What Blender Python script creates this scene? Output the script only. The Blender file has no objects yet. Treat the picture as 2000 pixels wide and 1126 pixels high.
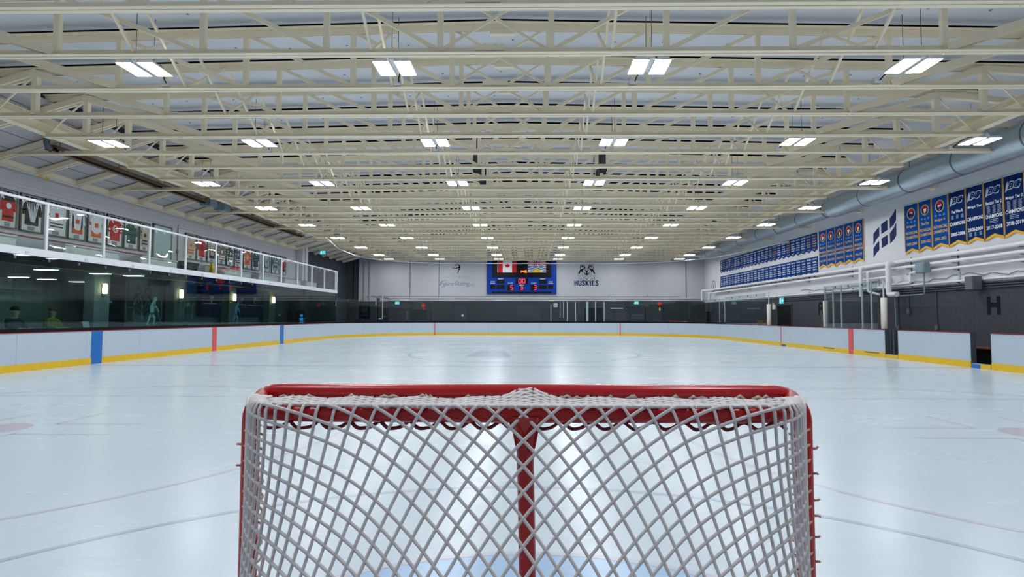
import bpy, bmesh, math, random
from math import sin, cos, pi, radians as R, sqrt, exp
from mathutils import Vector, Matrix

# ---------------------------------------------------------------- camera, world, exposure
sc = bpy.context.scene
col = sc.collection
cam_d = bpy.data.cameras.new('camera')
cam_d.sensor_width = 36.0
cam_d.lens = 1111.0 / 2000.0 * 36.0
cam_d.shift_x = -0.010
cam_d.clip_start = 0.05
cam_d.clip_end = 200
cam = bpy.data.objects.new('camera', cam_d)
col.objects.link(cam)
cam.matrix_world = (Matrix.Translation((0, 0, 1.45)) @ Matrix.Rotation(R(0.825), 4, 'Z')
                    @ Matrix.Rotation(R(90 + 2.885), 4, 'X') @ Matrix.Rotation(R(0.09), 4, 'Z'))
sc.camera = cam
wd = bpy.data.worlds.new('world')
sc.world = wd
wd.use_nodes = True
wd.node_tree.nodes['Background'].inputs[0].default_value = (0.6, 0.7, 0.9, 1)
wd.node_tree.nodes['Background'].inputs[1].default_value = 0.02
vs = sc.view_settings
vs.view_transform = 'Standard'
vs.look = 'None'
vs.gamma = 1.0
vs.use_curve_mapping = False
vs.exposure = 0.0
LAMP = 66.0          # radiance of the LED tubes in the arena fixtures
random.seed(7)

# ---------------------------------------------------------------- materials
def lin(c):
    return tuple((v / 12.92 if v <= 0.04045 else ((v + 0.055) / 1.055) ** 2.4) for v in c)

def rgb(r, g, b):
    return lin((r / 255, g / 255, b / 255)) + (1,)

def mat(name, c, rough=0.6, metal=0.0, var=0.06, scale=8.0, spec=0.5, bump=0.0, bscale=60.0):
    m = bpy.data.materials.new(name)
    m.use_nodes = True
    nt = m.node_tree
    p = nt.nodes['Principled BSDF']
    p.inputs['Roughness'].default_value = rough
    p.inputs['Metallic'].default_value = metal
    p.inputs['Specular IOR Level'].default_value = spec
    tc = nt.nodes.new('ShaderNodeTexCoord')
    nz = nt.nodes.new('ShaderNodeTexNoise')
    nz.inputs['Scale'].default_value = scale
    nz.inputs['Detail'].default_value = 3
    nt.links.new(tc.outputs['Object'], nz.inputs['Vector'])
    mx = nt.nodes.new('ShaderNodeMix')
    mx.data_type = 'RGBA'
    mx.inputs[6].default_value = tuple(v * (1 - var) for v in c[:3]) + (1,)
    mx.inputs[7].default_value = tuple(min(1, v * (1 + var)) for v in c[:3]) + (1,)
    nt.links.new(nz.outputs['Fac'], mx.inputs[0])
    nt.links.new(mx.outputs[2], p.inputs['Base Color'])
    if bump:
        nb = nt.nodes.new('ShaderNodeTexNoise')
        nb.inputs['Scale'].default_value = bscale
        nt.links.new(tc.outputs['Object'], nb.inputs['Vector'])
        b = nt.nodes.new('ShaderNodeBump')
        b.inputs['Strength'].default_value = bump
        b.inputs['Distance'].default_value = 0.02
        nt.links.new(nb.outputs['Fac'], b.inputs['Height'])
        nt.links.new(b.outputs['Normal'], p.inputs['Normal'])
    return m

def emit(name, c, strength):
    m = bpy.data.materials.new(name)
    m.use_nodes = True
    nt = m.node_tree
    p = nt.nodes['Principled BSDF']
    p.inputs['Base Color'].default_value = c
    p.inputs['Emission Color'].default_value = c
    p.inputs['Emission Strength'].default_value = strength
    p.inputs['Roughness'].default_value = 0.4
    return m

def glass(name, tint, ior=1.5, wav=0.0):
    """clear sheet: tinted transparency plus Fresnel mirror reflection, with a slight waviness"""
    m = bpy.data.materials.new(name)
    m.use_nodes = True
    nt = m.node_tree
    nt.nodes.remove(nt.nodes['Principled BSDF'])
    out = nt.nodes['Material Output']
    tr = nt.nodes.new('ShaderNodeBsdfTransparent')
    tr.inputs[0].default_value = tint
    gl = nt.nodes.new('ShaderNodeBsdfGlossy')
    gl.inputs['Roughness'].default_value = 0.02
    fr = nt.nodes.new('ShaderNodeFresnel')
    # the same reflectance on both faces of the sheet (the node inverts the index on the back face)
    gm = nt.nodes.new('ShaderNodeNewGeometry')
    mr = nt.nodes.new('ShaderNodeMapRange')
    mr.inputs[3].default_value = ior
    mr.inputs[4].default_value = 1 / ior
    nt.links.new(gm.outputs['Backfacing'], mr.inputs[0])
    nt.links.new(mr.outputs[0], fr.inputs[0])
    mx = nt.nodes.new('ShaderNodeMixShader')
    nt.links.new(fr.outputs[0], mx.inputs[0])
    nt.links.new(tr.outputs[0], mx.inputs[1])
    nt.links.new(gl.outputs[0], mx.inputs[2])
    nt.links.new(mx.outputs[0], out.inputs['Surface'])
    if wav:
        tc = nt.nodes.new('ShaderNodeTexCoord')
        nz = nt.nodes.new('ShaderNodeTexNoise')
        nz.inputs['Scale'].default_value = 1.3
        nz.inputs['Detail'].default_value = 1
        b = nt.nodes.new('ShaderNodeBump')
        b.inputs['Strength'].default_value = wav
        b.inputs['Distance'].default_value = 0.02
        nt.links.new(tc.outputs['Object'], nz.inputs['Vector'])
        nt.links.new(nz.outputs['Fac'], b.inputs['Height'])
        nt.links.new(b.outputs['Normal'], gl.inputs['Normal'])
    return m

def ice_mat():
    m = bpy.data.materials.new('ice')
    m.use_nodes = True
    nt = m.node_tree
    N, L = nt.nodes, nt.links
    p = N['Principled BSDF']
    tc = N.new('ShaderNodeTexCoord')

    def noise(sx, sy, scale, detail=4, rough=0.6):
        mp = N.new('ShaderNodeMapping')
        mp.inputs['Scale'].default_value = (sx, sy, 1)
        L.new(tc.outputs['Object'], mp.inputs['Vector'])
        n = N.new('ShaderNodeTexNoise')
        n.inputs['Scale'].default_value = scale
        n.inputs['Detail'].default_value = detail
        n.inputs['Roughness'].default_value = rough
        L.new(mp.outputs[0], n.inputs['Vector'])
        return n

    def ramp(src, a, b, ca, cb):
        r = N.new('ShaderNodeValToRGB')
        r.color_ramp.elements[0].position = a
        r.color_ramp.elements[1].position = b
        r.color_ramp.elements[0].color = ca
        r.color_ramp.elements[1].color = cb
        L.new(src, r.inputs[0])
        return r

    def mix(fac, a, b):
        x = N.new('ShaderNodeMix')
        x.data_type = 'RGBA'
        L.new(fac, x.inputs[0])
        if isinstance(a, tuple):
            x.inputs[6].default_value = a
        else:
            L.new(a, x.inputs[6])
        x.inputs[7].default_value = b
        return x.outputs[2]
    big = noise(1, 1, 0.25, 3)
    base = ramp(big.outputs['Fac'], 0.3, 0.7, rgb(194, 207, 216), rgb(202, 214, 222)).outputs[0]
    # skate scuffs: sparse pale and grey scratches, stretched both ways, in worn patches
    patch = ramp(noise(1, 1, 0.16, 2).outputs['Fac'], 0.36, 0.58, (0, 0, 0, 1), (1, 1, 1, 1)).outputs[0]
    s1 = ramp(noise(0.5, 2.2, 1.1, 6, 0.62).outputs['Fac'], 0.50, 0.72, (0, 0, 0, 1), (0.42, 0.42, 0.42, 1)).outputs[0]
    s2 = ramp(noise(1.6, 0.45, 0.9, 5, 0.6).outputs['Fac'], 0.50, 0.85, (0, 0, 0, 1), (0.30, 0.30, 0.30, 1)).outputs[0]
    mu = N.new('ShaderNodeMath')
    mu.operation = 'MULTIPLY'
    L.new(s1, mu.inputs[0])
    L.new(patch, mu.inputs[1])
    c = mix(mu.outputs[0], base, rgb(174, 188, 202))
    c = mix(s2, c, rgb(210, 220, 228))
    L.new(c, p.inputs['Base Color'])
    rr = ramp(s1, 0.0, 1.0, (0.24, 0.24, 0.24, 1), (0.40, 0.40, 0.40, 1))
    L.new(rr.outputs[0], p.inputs['Roughness'])
    p.inputs['Specular IOR Level'].default_value = 0.24
    b = N.new('ShaderNodeBump')
    b.inputs['Strength'].default_value = 0.03
    b.inputs['Distance'].default_value = 0.01
    L.new(noise(1, 1, 5.0, 2, 0.5).outputs['Fac'], b.inputs['Height'])
    L.new(b.outputs['Normal'], p.inputs['Normal'])
    return m

M = {
    'ice': ice_mat(),
    'cream': mat('cream_paint', rgb(250, 236, 208), 0.5, var=0.05, scale=3),
    'deck': mat('white_insulation_deck', rgb(229, 232, 238), 0.7, var=0.05, scale=1.2, bump=0.5, bscale=5, spec=0.12),
    'gap_shade': mat('black_gap_shade', rgb(22, 18, 16), 0.9, spec=0.12),  # near-black colour for the shade in the gap above each top chord
    'white_wall': mat('white_wall_paint', rgb(212, 213, 217), 0.75, var=0.03, scale=0.7, spec=0.12),
    'white_wall_far': mat('dimmed_white_far_wall', rgb(186, 188, 194), 0.75, var=0.03, scale=0.7, spec=0.12),  # white far wall toned darker in colour, standing in for its weaker light
    'clad': mat('white_metal_cladding', rgb(204, 202, 206), 0.6, var=0.04, scale=0.8, spec=0.12),
    'dark_wall': mat('charcoal_wall_paint', rgb(72, 75, 82), 0.75, var=0.10, scale=1.5, bump=0.25, bscale=30, spec=0.12),
    'dark_wall2': mat('dark_green_grey_paint', rgb(62, 68, 72), 0.75, var=0.10, scale=1.5, spec=0.12),
    'mortar': mat('charcoal_mortar', rgb(70, 73, 80), 0.85, spec=0.12),
    'board': mat('white_board_plastic', rgb(184, 198, 213), 0.33, var=0.025, scale=2.5),
    'yellow': mat('yellow_kickplate', rgb(228, 186, 22), 0.35, var=0.10, scale=5),
    'blue': mat('blue_stripe', rgb(0, 104, 184), 0.35, var=0.10, scale=5),
    'redline': mat('red_stripe', rgb(216, 84, 90), 0.35, var=0.10, scale=5),
    'redcap': mat('red_cap_rail', rgb(150, 20, 40), 0.4),
    'black': mat('black_rubber', rgb(22, 22, 25), 0.7, spec=0.12),
    'dkgrey': mat('dark_grey_steel', rgb(64, 69, 75), 0.55),
    'grey': mat('grey_enamel', rgb(92, 97, 103), 0.55),
    'bluegrey': mat('blue_grey_enamel', rgb(118, 139, 150), 0.5),
    'galv': mat('galvanised_steel', rgb(166, 180, 189), 0.32, metal=0.6, var=0.18, scale=9),
    'galvband': mat('galvanised_band', rgb(104, 112, 120), 0.5, metal=0.6),
    'pipe': mat('white_pipe_jacket', rgb(226, 226, 228), 0.55),
    'steel': mat('brushed_aluminium', rgb(200, 205, 210), 0.35, metal=0.5),
    'whitesteel': mat('white_painted_steel', rgb(216, 220, 225), 0.4),
    'brown': mat('brown_heater_reflector', rgb(128, 98, 70), 0.5, metal=0.2, var=0.15),
    'flue': mat('weathered_flue_steel', rgb(88, 104, 110), 0.5, metal=0.4),
    'led': emit('led_tube', (0.96, 0.98, 1.0, 1), LAMP),
    'added_upglow': emit('added_upglow_strip', (0.96, 0.98, 1.0, 1), 10.0),  # added glow to brighten the roof deck, not a known part of the fixtures
    'house': mat('white_fixture_enamel', rgb(222, 224, 228), 0.4),
    'goalred': mat('glossy_red_enamel', rgb(178, 22, 28), 0.22, var=0.12, scale=14),
    'cord': mat('grey_white_net_cord', rgb(216, 211, 211), 0.85, var=0.12, scale=40, spec=0.12),
    'cordtan': mat('tan_grey_net_cord', rgb(204, 190, 174), 0.9, var=0.14, scale=25, spec=0.12),
    'lace': mat('dark_red_lacing', rgb(110, 16, 26), 0.7),
    'tan': mat('tan_lacing', rgb(204, 180, 156), 0.9),
    'navy': mat('navy_banner_cloth', rgb(7, 38, 92), 0.85, var=0.14, scale=6, spec=0.12),
    'royal': mat('royal_banner_cloth', rgb(4, 70, 146), 0.85, var=0.12, scale=6, spec=0.12),
    'smallblue': mat('blue_pennant_cloth', rgb(6, 55, 122), 0.85, var=0.12, scale=6, spec=0.12),
    'gold': mat('gold_fringe', rgb(226, 170, 50), 0.8, spec=0.12),
    'goldtext': mat('gold_lettering', rgb(206, 170, 104), 0.8, spec=0.12),
    'white': mat('white_print', rgb(232, 234, 238), 0.7, spec=0.12),
    'silver': mat('silver_print', rgb(176, 188, 200), 0.7, spec=0.12),
    'paleblue': mat('pale_blue_print', rgb(150, 190, 214), 0.8, spec=0.12),
    'navyprint': mat('navy_print', rgb(36, 48, 92), 0.7, spec=0.12),
    'blackprint': mat('black_print', rgb(20, 20, 28), 0.7, spec=0.12),
    'steelblue': mat('steel_blue_print', rgb(92, 116, 144), 0.7, spec=0.12),
    'red': mat('red_print', rgb(198, 34, 40), 0.7, spec=0.12),
    'orange': mat('orange_print', rgb(224, 92, 40), 0.7, spec=0.12),
    'yel': mat('yellow_print', rgb(244, 200, 30), 0.7, spec=0.12),
    'green': mat('green_print', rgb(24, 96, 70), 0.7, spec=0.12),
    'sbblue': mat('blue_scoreboard_enamel', rgb(6, 54, 150), 0.4, spec=0.12),
    'sbblack': mat('black_display_panel', rgb(20, 20, 24), 0.4, spec=0.12),
    'digit': emit('red_led_digit', (1.0, 0.03, 0.06, 1), 1.1),
    'clock': emit('orange_led_digit', (1.0, 0.16, 0.02, 1), 2.6),
    'exit': emit('teal_exit_face', (0.02, 0.40, 0.50, 1), 0.75),
    'exitw': emit('pale_exit_mark', (0.65, 1.0, 1.0, 1), 0.9),
    'sconce': emit('warm_sconce_shade', (1.0, 0.66, 0.30, 1), 14.0),
    'vend': emit('blue_vending_panel', (0.02, 0.30, 0.85, 1), 0.9),
    'ledstrip': emit('lobby_ceiling_tube', (0.95, 1.0, 0.97, 1), 14.0),
    'glass_low': glass('tinted_board_glass', (0.66, 0.81, 0.79, 1), wav=0.05),
    'glass_rail': glass('pale_teal_rail_glass', (0.90, 0.955, 0.95, 1), wav=0.25),
    'glass_far': glass('clear_board_glass', (0.87, 0.925, 0.915, 1)),
    'lobbywall': mat('lobby_taupe_wall', rgb(120, 134, 136), 0.8, spec=0.12),
    'lobbydark': mat('lobby_dark_wall', rgb(62, 76, 84), 0.8, spec=0.12),
    'wood': mat('varnished_wood', rgb(150, 104, 58), 0.5, var=0.2, scale=10),
    'bench': mat('red_brown_bench_top', rgb(112, 60, 48), 0.5, var=0.2, scale=10),
    'skin': mat('skin', rgb(205, 160, 135), 0.6),
    'olive': mat('olive_yellow_jacket_cloth', rgb(124, 116, 50), 0.9, spec=0.12),
    'charcoal': mat('charcoal_cloth', rgb(54, 58, 66), 0.9, spec=0.12),
    'hair': mat('dark_hair', rgb(40, 30, 26), 0.8),
    'padcream': mat('cream_vinyl_pad', rgb(226, 222, 212), 0.5, var=0.05),
    'bell': mat('red_alarm_enamel', rgb(206, 40, 46), 0.4),
    'crease': mat('pale_blue_crease_paint', rgb(160, 190, 220), 0.25),
    'icered': mat('red_line_under_ice', rgb(196, 194, 206), 0.25, var=0.04),
    'iceblue': mat('blue_line_under_ice', rgb(178, 192, 212), 0.25, var=0.04),
    'icegrey': mat('grey_line_under_ice', rgb(172, 186, 203), 0.25, var=0.04),
    'icedot': mat('red_dot_under_ice', rgb(194, 184, 196), 0.25, var=0.04),
    'icelogo': mat('violet_logo_under_ice', rgb(176, 182, 203), 0.25, var=0.05),
    'concrete': mat('grey_rubber_flooring', rgb(58, 60, 64), 0.8, var=0.15, scale=3, spec=0.12),
    'frameglass': mat('pale_frame_backing', rgb(214, 216, 214), 0.4),
    'strip': mat('grey_name_strip', rgb(140, 142, 150), 0.5, spec=0.12),
}

# ---------------------------------------------------------------- mesh building
class MB:
    def __init__(s):
        s.v = []
        s.f = []

    def add(s, vs, fs):
        n = len(s.v)
        s.v += [tuple(p) for p in vs]
        s.f += [tuple(i + n for i in f) for f in fs]
        return s

    def box(s, x0, x1, y0, y1, z0, z1):
        return s.add([(x0, y0, z0), (x1, y0, z0), (x1, y1, z0), (x0, y1, z0), (x0, y0, z1), (x1, y0, z1), (x1, y1, z1), (x0, y1, z1)],
                     [(0, 3, 2, 1), (4, 5, 6, 7), (0, 1, 5, 4), (1, 2, 6, 5), (2, 3, 7, 6), (3, 0, 4, 7)])

    def bbox(s, x0, x1, y0, y1, z0, z1, b):
        """box with chamfered vertical and horizontal edges"""
        bm = bmesh.new()
        bmesh.ops.create_cube(bm, size=1)
        for w in bm.verts:
            w.co = Vector(((x0 + x1) / 2 + w.co.x * (x1 - x0), (y0 + y1) / 2 + w.co.y * (y1 - y0), (z0 + z1) / 2 + w.co.z * (z1 - z0)))
        bmesh.ops.bevel(bm, geom=bm.edges[:], offset=b, segments=2, profile=0.5, affect='EDGES')
        s.frombm(bm)
        return s

    def frombm(s, bm):
        bm.verts.index_update()
        s.add([w.co[:] for w in bm.verts], [[w.index for w in f.verts] for f in bm.faces])
        bm.free()

    def bar(s, a, b, w, h, up=(0, 0, 1)):
        """rectangular bar from a to b, w wide (sideways) and h tall (towards up)"""
        a, b = Vector(a), Vector(b)
        d = (b - a).normalized()
        u = Vector(up)
        sd = d.cross(u)
        if sd.length < 1e-4:
            sd = d.cross(Vector((0, 1, 0)))
        sd.normalize()
        u = sd.cross(d).normalized()
        vs = []
        for p in (a, b):
            for i, j in ((-1, -1), (1, -1), (1, 1), (-1, 1)):
                vs.append(p + sd * (i * w / 2) + u * (j * h / 2))
        return s.add(vs, [(0, 3, 2, 1), (4, 5, 6, 7), (0, 1, 5, 4), (1, 2, 6, 5), (2, 3, 7, 6), (3, 0, 4, 7)])

    def tube(s, pts, r, n=8, closed=False):
        pts = [Vector(p) for p in pts]
        k = len(pts)
        rr = r if isinstance(r, (list, tuple)) else [r] * k
        vs, fs = [], []
        ref = None
        for i, p in enumerate(pts):
            if closed:
                d = pts[(i + 1) % k] - pts[i - 1]
            else:
                d = pts[min(i + 1, k - 1)] - pts[max(i - 1, 0)]
            d.normalize()
            if ref is None:
                ref = Vector((0, 0, 1)) if abs(d.z) < 0.9 else Vector((1, 0, 0))
            a = (ref - d * ref.dot(d))
            if a.length < 1e-5:
                a = d.orthogonal()
            a.normalize()
            ref = a
            b = d.cross(a)
            for j in range(n):
                t = 2 * pi * j / n
                vs.append(p + (a * cos(t) + b * sin(t)) * rr[i])
        m = k if closed else k - 1
        for i in range(m):
            for j in range(n):
                i2 = (i + 1) % k
                fs.append((i * n + j, i * n + (j + 1) % n, i2 * n + (j + 1) % n, i2 * n + j))
        if not closed:
            fs.append(tuple(reversed(range(n))))
            fs.append(tuple(range((k - 1) * n, k * n)))
        return s.add(vs, fs)

    def lathe(s, prof, c=(0, 0, 0), axis='z', n=20):
        """prof = [(radius, height)...] turned about an axis"""
        vs, fs = [], []
        for r, h in prof:
            for j in range(n):
                t = 2 * pi * j / n
                x, y = r * cos(t), r * sin(t)
                vs.append({'z': (c[0] + x, c[1] + y, c[2] + h), 'y': (c[0] + x, c[1] + h, c[2] + y), 'x': (c[0] + h, c[1] + x, c[2] + y)}[axis])
        for i in range(len(prof) - 1):
            for j in range(n):
                fs.append((i * n + j, i * n + (j + 1) % n, (i + 1) * n + (j + 1) % n, (i + 1) * n + j))
        fs.append(tuple(reversed(range(n))))
        fs.append(tuple(range((len(prof) - 1) * n, len(prof) * n)))
        return s.add(vs, fs)

    def plate(s, poly, y0, y1):
        """polygon in local (x, z), thickness from y0 (front) to y1"""
        n = len(poly)
        a = sum(poly[i][0] * poly[(i + 1) % n][1] - poly[(i + 1) % n][0] * poly[i][1] for i in range(n))
        if a < 0:
            poly = list(reversed(poly))
        vs = [(x, y0, z) for x, z in poly] + [(x, y1, z) for x, z in poly]
        fs = [tuple(range(n)), tuple(reversed(range(n, 2 * n)))]
        fs += [(i, i + n, (i + 1) % n + n, (i + 1) % n) for i in range(n)]
        return s.add(vs, fs)

    def stroke(s, pts, w, y0, y1):
        """flat ribbon along 2-d points in (x, z), width w (number or list)"""
        k = len(pts)
        ww = w if isinstance(w, (list, tuple)) else [w] * k
        L, Rr = [], []
        for i in range(k):
            a, b = pts[max(i - 1, 0)], pts[min(i + 1, k - 1)]
            dx, dz = b[0] - a[0], b[1] - a[1]
            l = sqrt(dx * dx + dz * dz) or 1
            nx, nz = -dz / l, dx / l
            L.append((pts[i][0] + nx * ww[i] / 2, pts[i][1] + nz * ww[i] / 2))
            Rr.append((pts[i][0] - nx * ww[i] / 2, pts[i][1] - nz * ww[i] / 2))
        for i in range(k - 1):
            s.plate([L[i], Rr[i], Rr[i + 1], L[i + 1]], y0, y1)
        return s

    def move(s, dx=0, dy=0, dz=0, m=None):
        if m is not None:
            s.v = [tuple(m @ Vector(p)) for p in s.v]
        s.v = [(x + dx, y + dy, z + dz) for x, y, z in s.v]
        return s

    def mesh(s, name, smooth=False):
        me = bpy.data.meshes.new(name)
        me.from_pydata(s.v, [], s.f)
        bm = bmesh.new()
        bm.from_mesh(me)
        bmesh.ops.recalc_face_normals(bm, faces=bm.faces[:])
        bm.to_mesh(me)
        bm.free()
        if smooth:
            me.polygons.foreach_set('use_smooth', [True] * len(me.polygons))
            if smooth != 'all':
                me.set_sharp_from_angle(angle=R(40))
        me.update()
        return me

def obj(name, mb, material, parent=None, smooth=False, loc=None, rz=None):
    me = mb.mesh(name, smooth) if isinstance(mb, MB) else mb
    if isinstance(mb, MB):
        me.materials.append(M[material] if isinstance(material, str) else material)
    o = bpy.data.objects.new(name, me)
    col.objects.link(o)
    if parent is not None:
        o.parent = parent
    if loc is not None:
        o.location = loc
    if rz is not None:
        o.rotation_euler = (0, 0, rz)
    return o

def tag(o, label, cat, group=None):
    o['label'] = label
    o['category'] = cat
    if group:
        o['group'] = group
    return o

def thing(name, label, cat, loc=(0, 0, 0), rz=0.0, group=None):
    o = bpy.data.objects.new(name, None)
    o.empty_display_size = 0.2
    col.objects.link(o)
    o.location = loc
    o.rotation_euler = (0, 0, rz)
    return tag(o, label, cat, group)

def struct(name, mb, material, smooth=False):
    o = obj(name, mb, material, None, smooth)
    o['kind'] = 'structure'
    return o

KIDS = {}
def dup(root, loc, label=None, rz=None, group=None):
    """copy of a thing with copies of its parts and sub-parts (mesh data shared)"""
    r = root.copy()
    col.objects.link(r)
    r.location = loc
    if rz is not None:
        r.rotation_euler = (0, 0, rz)
    if label:
        r['label'] = label
    if group:
        r['group'] = group
    if root.name not in KIDS:
        KIDS[root.name] = [(c, list(c.children)) for c in root.children]
    for c, subs in KIDS[root.name]:
        d = c.copy()
        col.objects.link(d)
        d.parent = r
        for g in subs:
            e = g.copy()
            col.objects.link(e)
            e.parent = d
    return r

ORD = ['first', 'second', 'third', 'fourth', 'fifth', 'sixth', 'seventh', 'eighth', 'ninth', 'tenth', 'eleventh', 'twelfth',
       'thirteenth', 'fourteenth', 'fifteenth', 'sixteenth', 'seventeenth', 'eighteenth', 'nineteenth', 'twentieth',
       'twenty-first', 'twenty-second', 'twenty-third', 'twenty-fourth', 'twenty-fifth', 'twenty-sixth', 'twenty-seventh',
       'twenty-eighth', 'twenty-ninth', 'thirtieth']

# lettering: built-in font, turned into plain polygons; cached per word
TXT = {}
def text_geo(s, bold=0.0, shear=0.0):
    k = (s, bold, shear)
    if k not in TXT:
        cu = bpy.data.curves.new('lettering', 'FONT')
        cu.body = s
        cu.offset = bold
        cu.shear = shear
        cu.resolution_u = 2
        o = bpy.data.objects.new('lettering', cu)
        me = bpy.data.meshes.new_from_object(o)
        vs = [(v.co.x, v.co.y) for v in me.vertices]
        fs = [tuple(p.vertices) for p in me.polygons]
        bpy.data.objects.remove(o)
        bpy.data.curves.remove(cu)
        bpy.data.meshes.remove(me)
        TXT[k] = (vs, fs)
    return TXT[k]

def text(mb, s, cx, cz, w=None, h=None, y=-0.003, bold=0.012, shear=0.0, slope=0.0):
    """word centred at (cx, cz) in local (x, z), fitted to width w and/or height h, facing -y"""
    vs, fs = text_geo(s, bold, shear)
    if not vs:
        return mb
    x0, x1 = min(v[0] for v in vs), max(v[0] for v in vs)
    z0, z1 = min(v[1] for v in vs), max(v[1] for v in vs)
    sx = w / (x1 - x0) if w else None
    sz = h / (z1 - z0) if h else None
    sx = sx or sz
    sz = sz or sx
    out = []
    for a, b in vs:
        x = (a - (x0 + x1) / 2) * sx
        out.append((cx + x, y, cz + (b - (z0 + z1) / 2) * sz + x * slope))
    mb.add(out, fs)
    return mb

def arc(cx, cz, r, a0, a1, n=12, rz=None):
    rz = rz or r
    return [(cx + r * cos(R(a0 + (a1 - a0) * i / n)), cz + rz * sin(R(a0 + (a1 - a0) * i / n))) for i in range(n + 1)]

XR, XL, YF = 14.65, -15.6, 48.0        # right wall, left wall, far wall
BXL, BXR, BYF, BR_ = -13.4, 12.9, 45.6, 7.5   # ice faces of the boards, corner radius
RZR, RZL = R(-90), R(90)               # facing of things hung on the right / left wall
Y0, DY, NT = 8.33, 1.533, 26           # first roof truss in view, spacing, count
XC = -0.62                             # truss centre line

# ---------------------------------------------------------------- ice and floors
def rink_path(step=0.3, y0=-3.0):
    p = [(BXL, y0)]
    y = y0
    while y < BYF - BR_:
        p.append((BXL, y))
        y += step
    for i in range(25):
        t = pi - pi / 2 * i / 24
        p.append((BXL + BR_ + BR_ * cos(t), BYF - BR_ + BR_ * sin(t)))
    x = BXL + BR_ + step
    while x < BXR - BR_:
        p.append((x, BYF))
        x += step
    for i in range(25):
        t = pi / 2 - pi / 2 * i / 24
        p.append((BXR - BR_ + BR_ * cos(t), BYF - BR_ + BR_ * sin(t)))
    y = BYF - BR_ - step
    while y > y0:
        p.append((BXR, y))
        y -= step
    p.append((BXR, y0))
    return p

PATH = rink_path()
mb = MB()
n = len(PATH)
mb.add([(x, y, 0.0) for x, y in PATH] + [(x, y, -0.05) for x, y in PATH],
       [tuple(reversed(range(n))), tuple(range(n, 2 * n))] + [(i, (i + 1) % n, (i + 1) % n + n, i + n) for i in range(n)])
ice = struct('floor', mb, 'ice')

def ring(cx, cy, r, w, a0=0, a1=360, n=96):
    m = MB()
    for i in range(n):
        t0, t1 = R(a0 + (a1 - a0) * i / n), R(a0 + (a1 - a0) * (i + 1) / n)
        m.add([(cx + (r - w / 2) * cos(t0), cy + (r - w / 2) * sin(t0), 0.0012), (cx + (r + w / 2) * cos(t0), cy + (r + w / 2) * sin(t0), 0.0012),
               (cx + (r + w / 2) * cos(t1), cy + (r + w / 2) * sin(t1), 0.0012), (cx + (r - w / 2) * cos(t1), cy + (r - w / 2) * sin(t1), 0.0012)], [(0, 1, 2, 3)])
    return m

def disc(cx, cy, r, z=0.001, n=40):
    return MB().add([(cx + r * cos(2 * pi * i / n), cy + r * sin(2 * pi * i / n), z) for i in range(n)], [tuple(range(n))])

def quad(x0, x1, y0, y1, z=0.001):
    return MB().add([(x0, y0, z), (x1, y0, z), (x1, y1, z), (x0, y1, z)], [(0, 1, 2, 3)])

for nm, m, mt in (
        ('blue_line', quad(-13.38, 12.88, 16.75, 17.05), 'iceblue'), ('blue_line', quad(-13.38, 12.88, 29.9, 30.2), 'iceblue'),
        ('red_line', quad(-13.38, 12.88, 23.15, 23.38), 'icered'), ('goal_line', quad(-11.5, 11.0, 42.6, 42.65), 'icered'),
        ('practice_line', quad(-13.38, 12.88, 10.35, 10.40), 'icegrey'),
        ('faceoff_circle', ring(-6.9, 7.35, 4.5, 0.06), 'icered'), ('faceoff_circle', ring(6.35, 7.35, 4.5, 0.06), 'icered'),
        ('faceoff_circle', ring(-6.9, 38.0, 4.5, 0.06), 'icered'), ('faceoff_circle', ring(6.35, 38.0, 4.5, 0.06), 'icered'),
        ('faceoff_dot', disc(-6.9, 7.35, 0.36), 'icedot'), ('faceoff_dot', disc(6.35, 7.35, 0.36), 'icedot'),
        ('centre_circle', ring(-0.25, 22.7, 4.5, 0.16), 'icegrey'), ('faceoff_dot', disc(-6.9, 18.6, 0.3), 'icedot'),
        ('faceoff_dot', disc(6.4, 18.6, 0.3), 'icedot'),
        ('crease_arc', ring(-0.05, 1.04, 3.9, 0.055, 10, 170), 'icegrey')):
    obj(nm, m, mt, ice)
# centre-ice logo, a slanted block, and the crease
lg = MB().add([(-2.4, 20.9, 0.0015), (-0.7, 20.9, 0.0015), (-1.1, 24.6, 0.0015), (-2.2, 24.6, 0.0015)], [(0, 1, 2, 3)])
obj('centre_logo', lg, 'icelogo', ice)
cr = [(1.32, 1.75)] + [(1.83 * cos(R(a)), 1.72 + 1.83 * sin(R(a))) for a in range(44, 137, 4)] + [(-1.32, 1.75)]
obj('crease', MB().add([(x, y, 0.0010) for x, y in cr], [tuple(range(len(cr)))]), 'crease', ice)
obj('crease_outline', ring(0, 1.72, 1.86, 0.05, 44, 136, 40), 'icered', ice)
for sx, cx in ((-1, -6.9), (1, 6.35)):
    m = MB()
    for ax in (-1, 1):
        for ay in (-1, 1):
            m.add(quad(cx + ax * 0.5 if ax > 0 else cx - 1.7, cx + 1.7 if ax > 0 else cx - 0.5, 7.35 + ay * 0.32 - 0.025, 7.35 + ay * 0.32 + 0.025).v, [(0, 1, 2, 3)])
            m.add(quad(cx + ax * 0.5 - 0.025, cx + ax * 0.5 + 0.025, 7.35 + (0.32 if ay > 0 else -1.2), 7.35 + (1.2 if ay > 0 else -0.32)).v, [(0, 1, 2, 3)])
    obj('hash_marks', m, 'icered', ice)

struct('floor', MB().box(-22.0, 15.4, -6, 49, -0.30, -0.06), 'concrete')

# ---------------------------------------------------------------- walls and roof
# right wall: charcoal block wall below, white above
wr = struct('wall_right', MB().box(XR + 0.005, XR + 0.3, -6, 49, -0.06, 2.62), 'mortar')
obj('upper_cladding', MB().box(XR, XR + 0.3, -6, 49, 2.62, 7.45), 'white_wall', wr)
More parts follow.
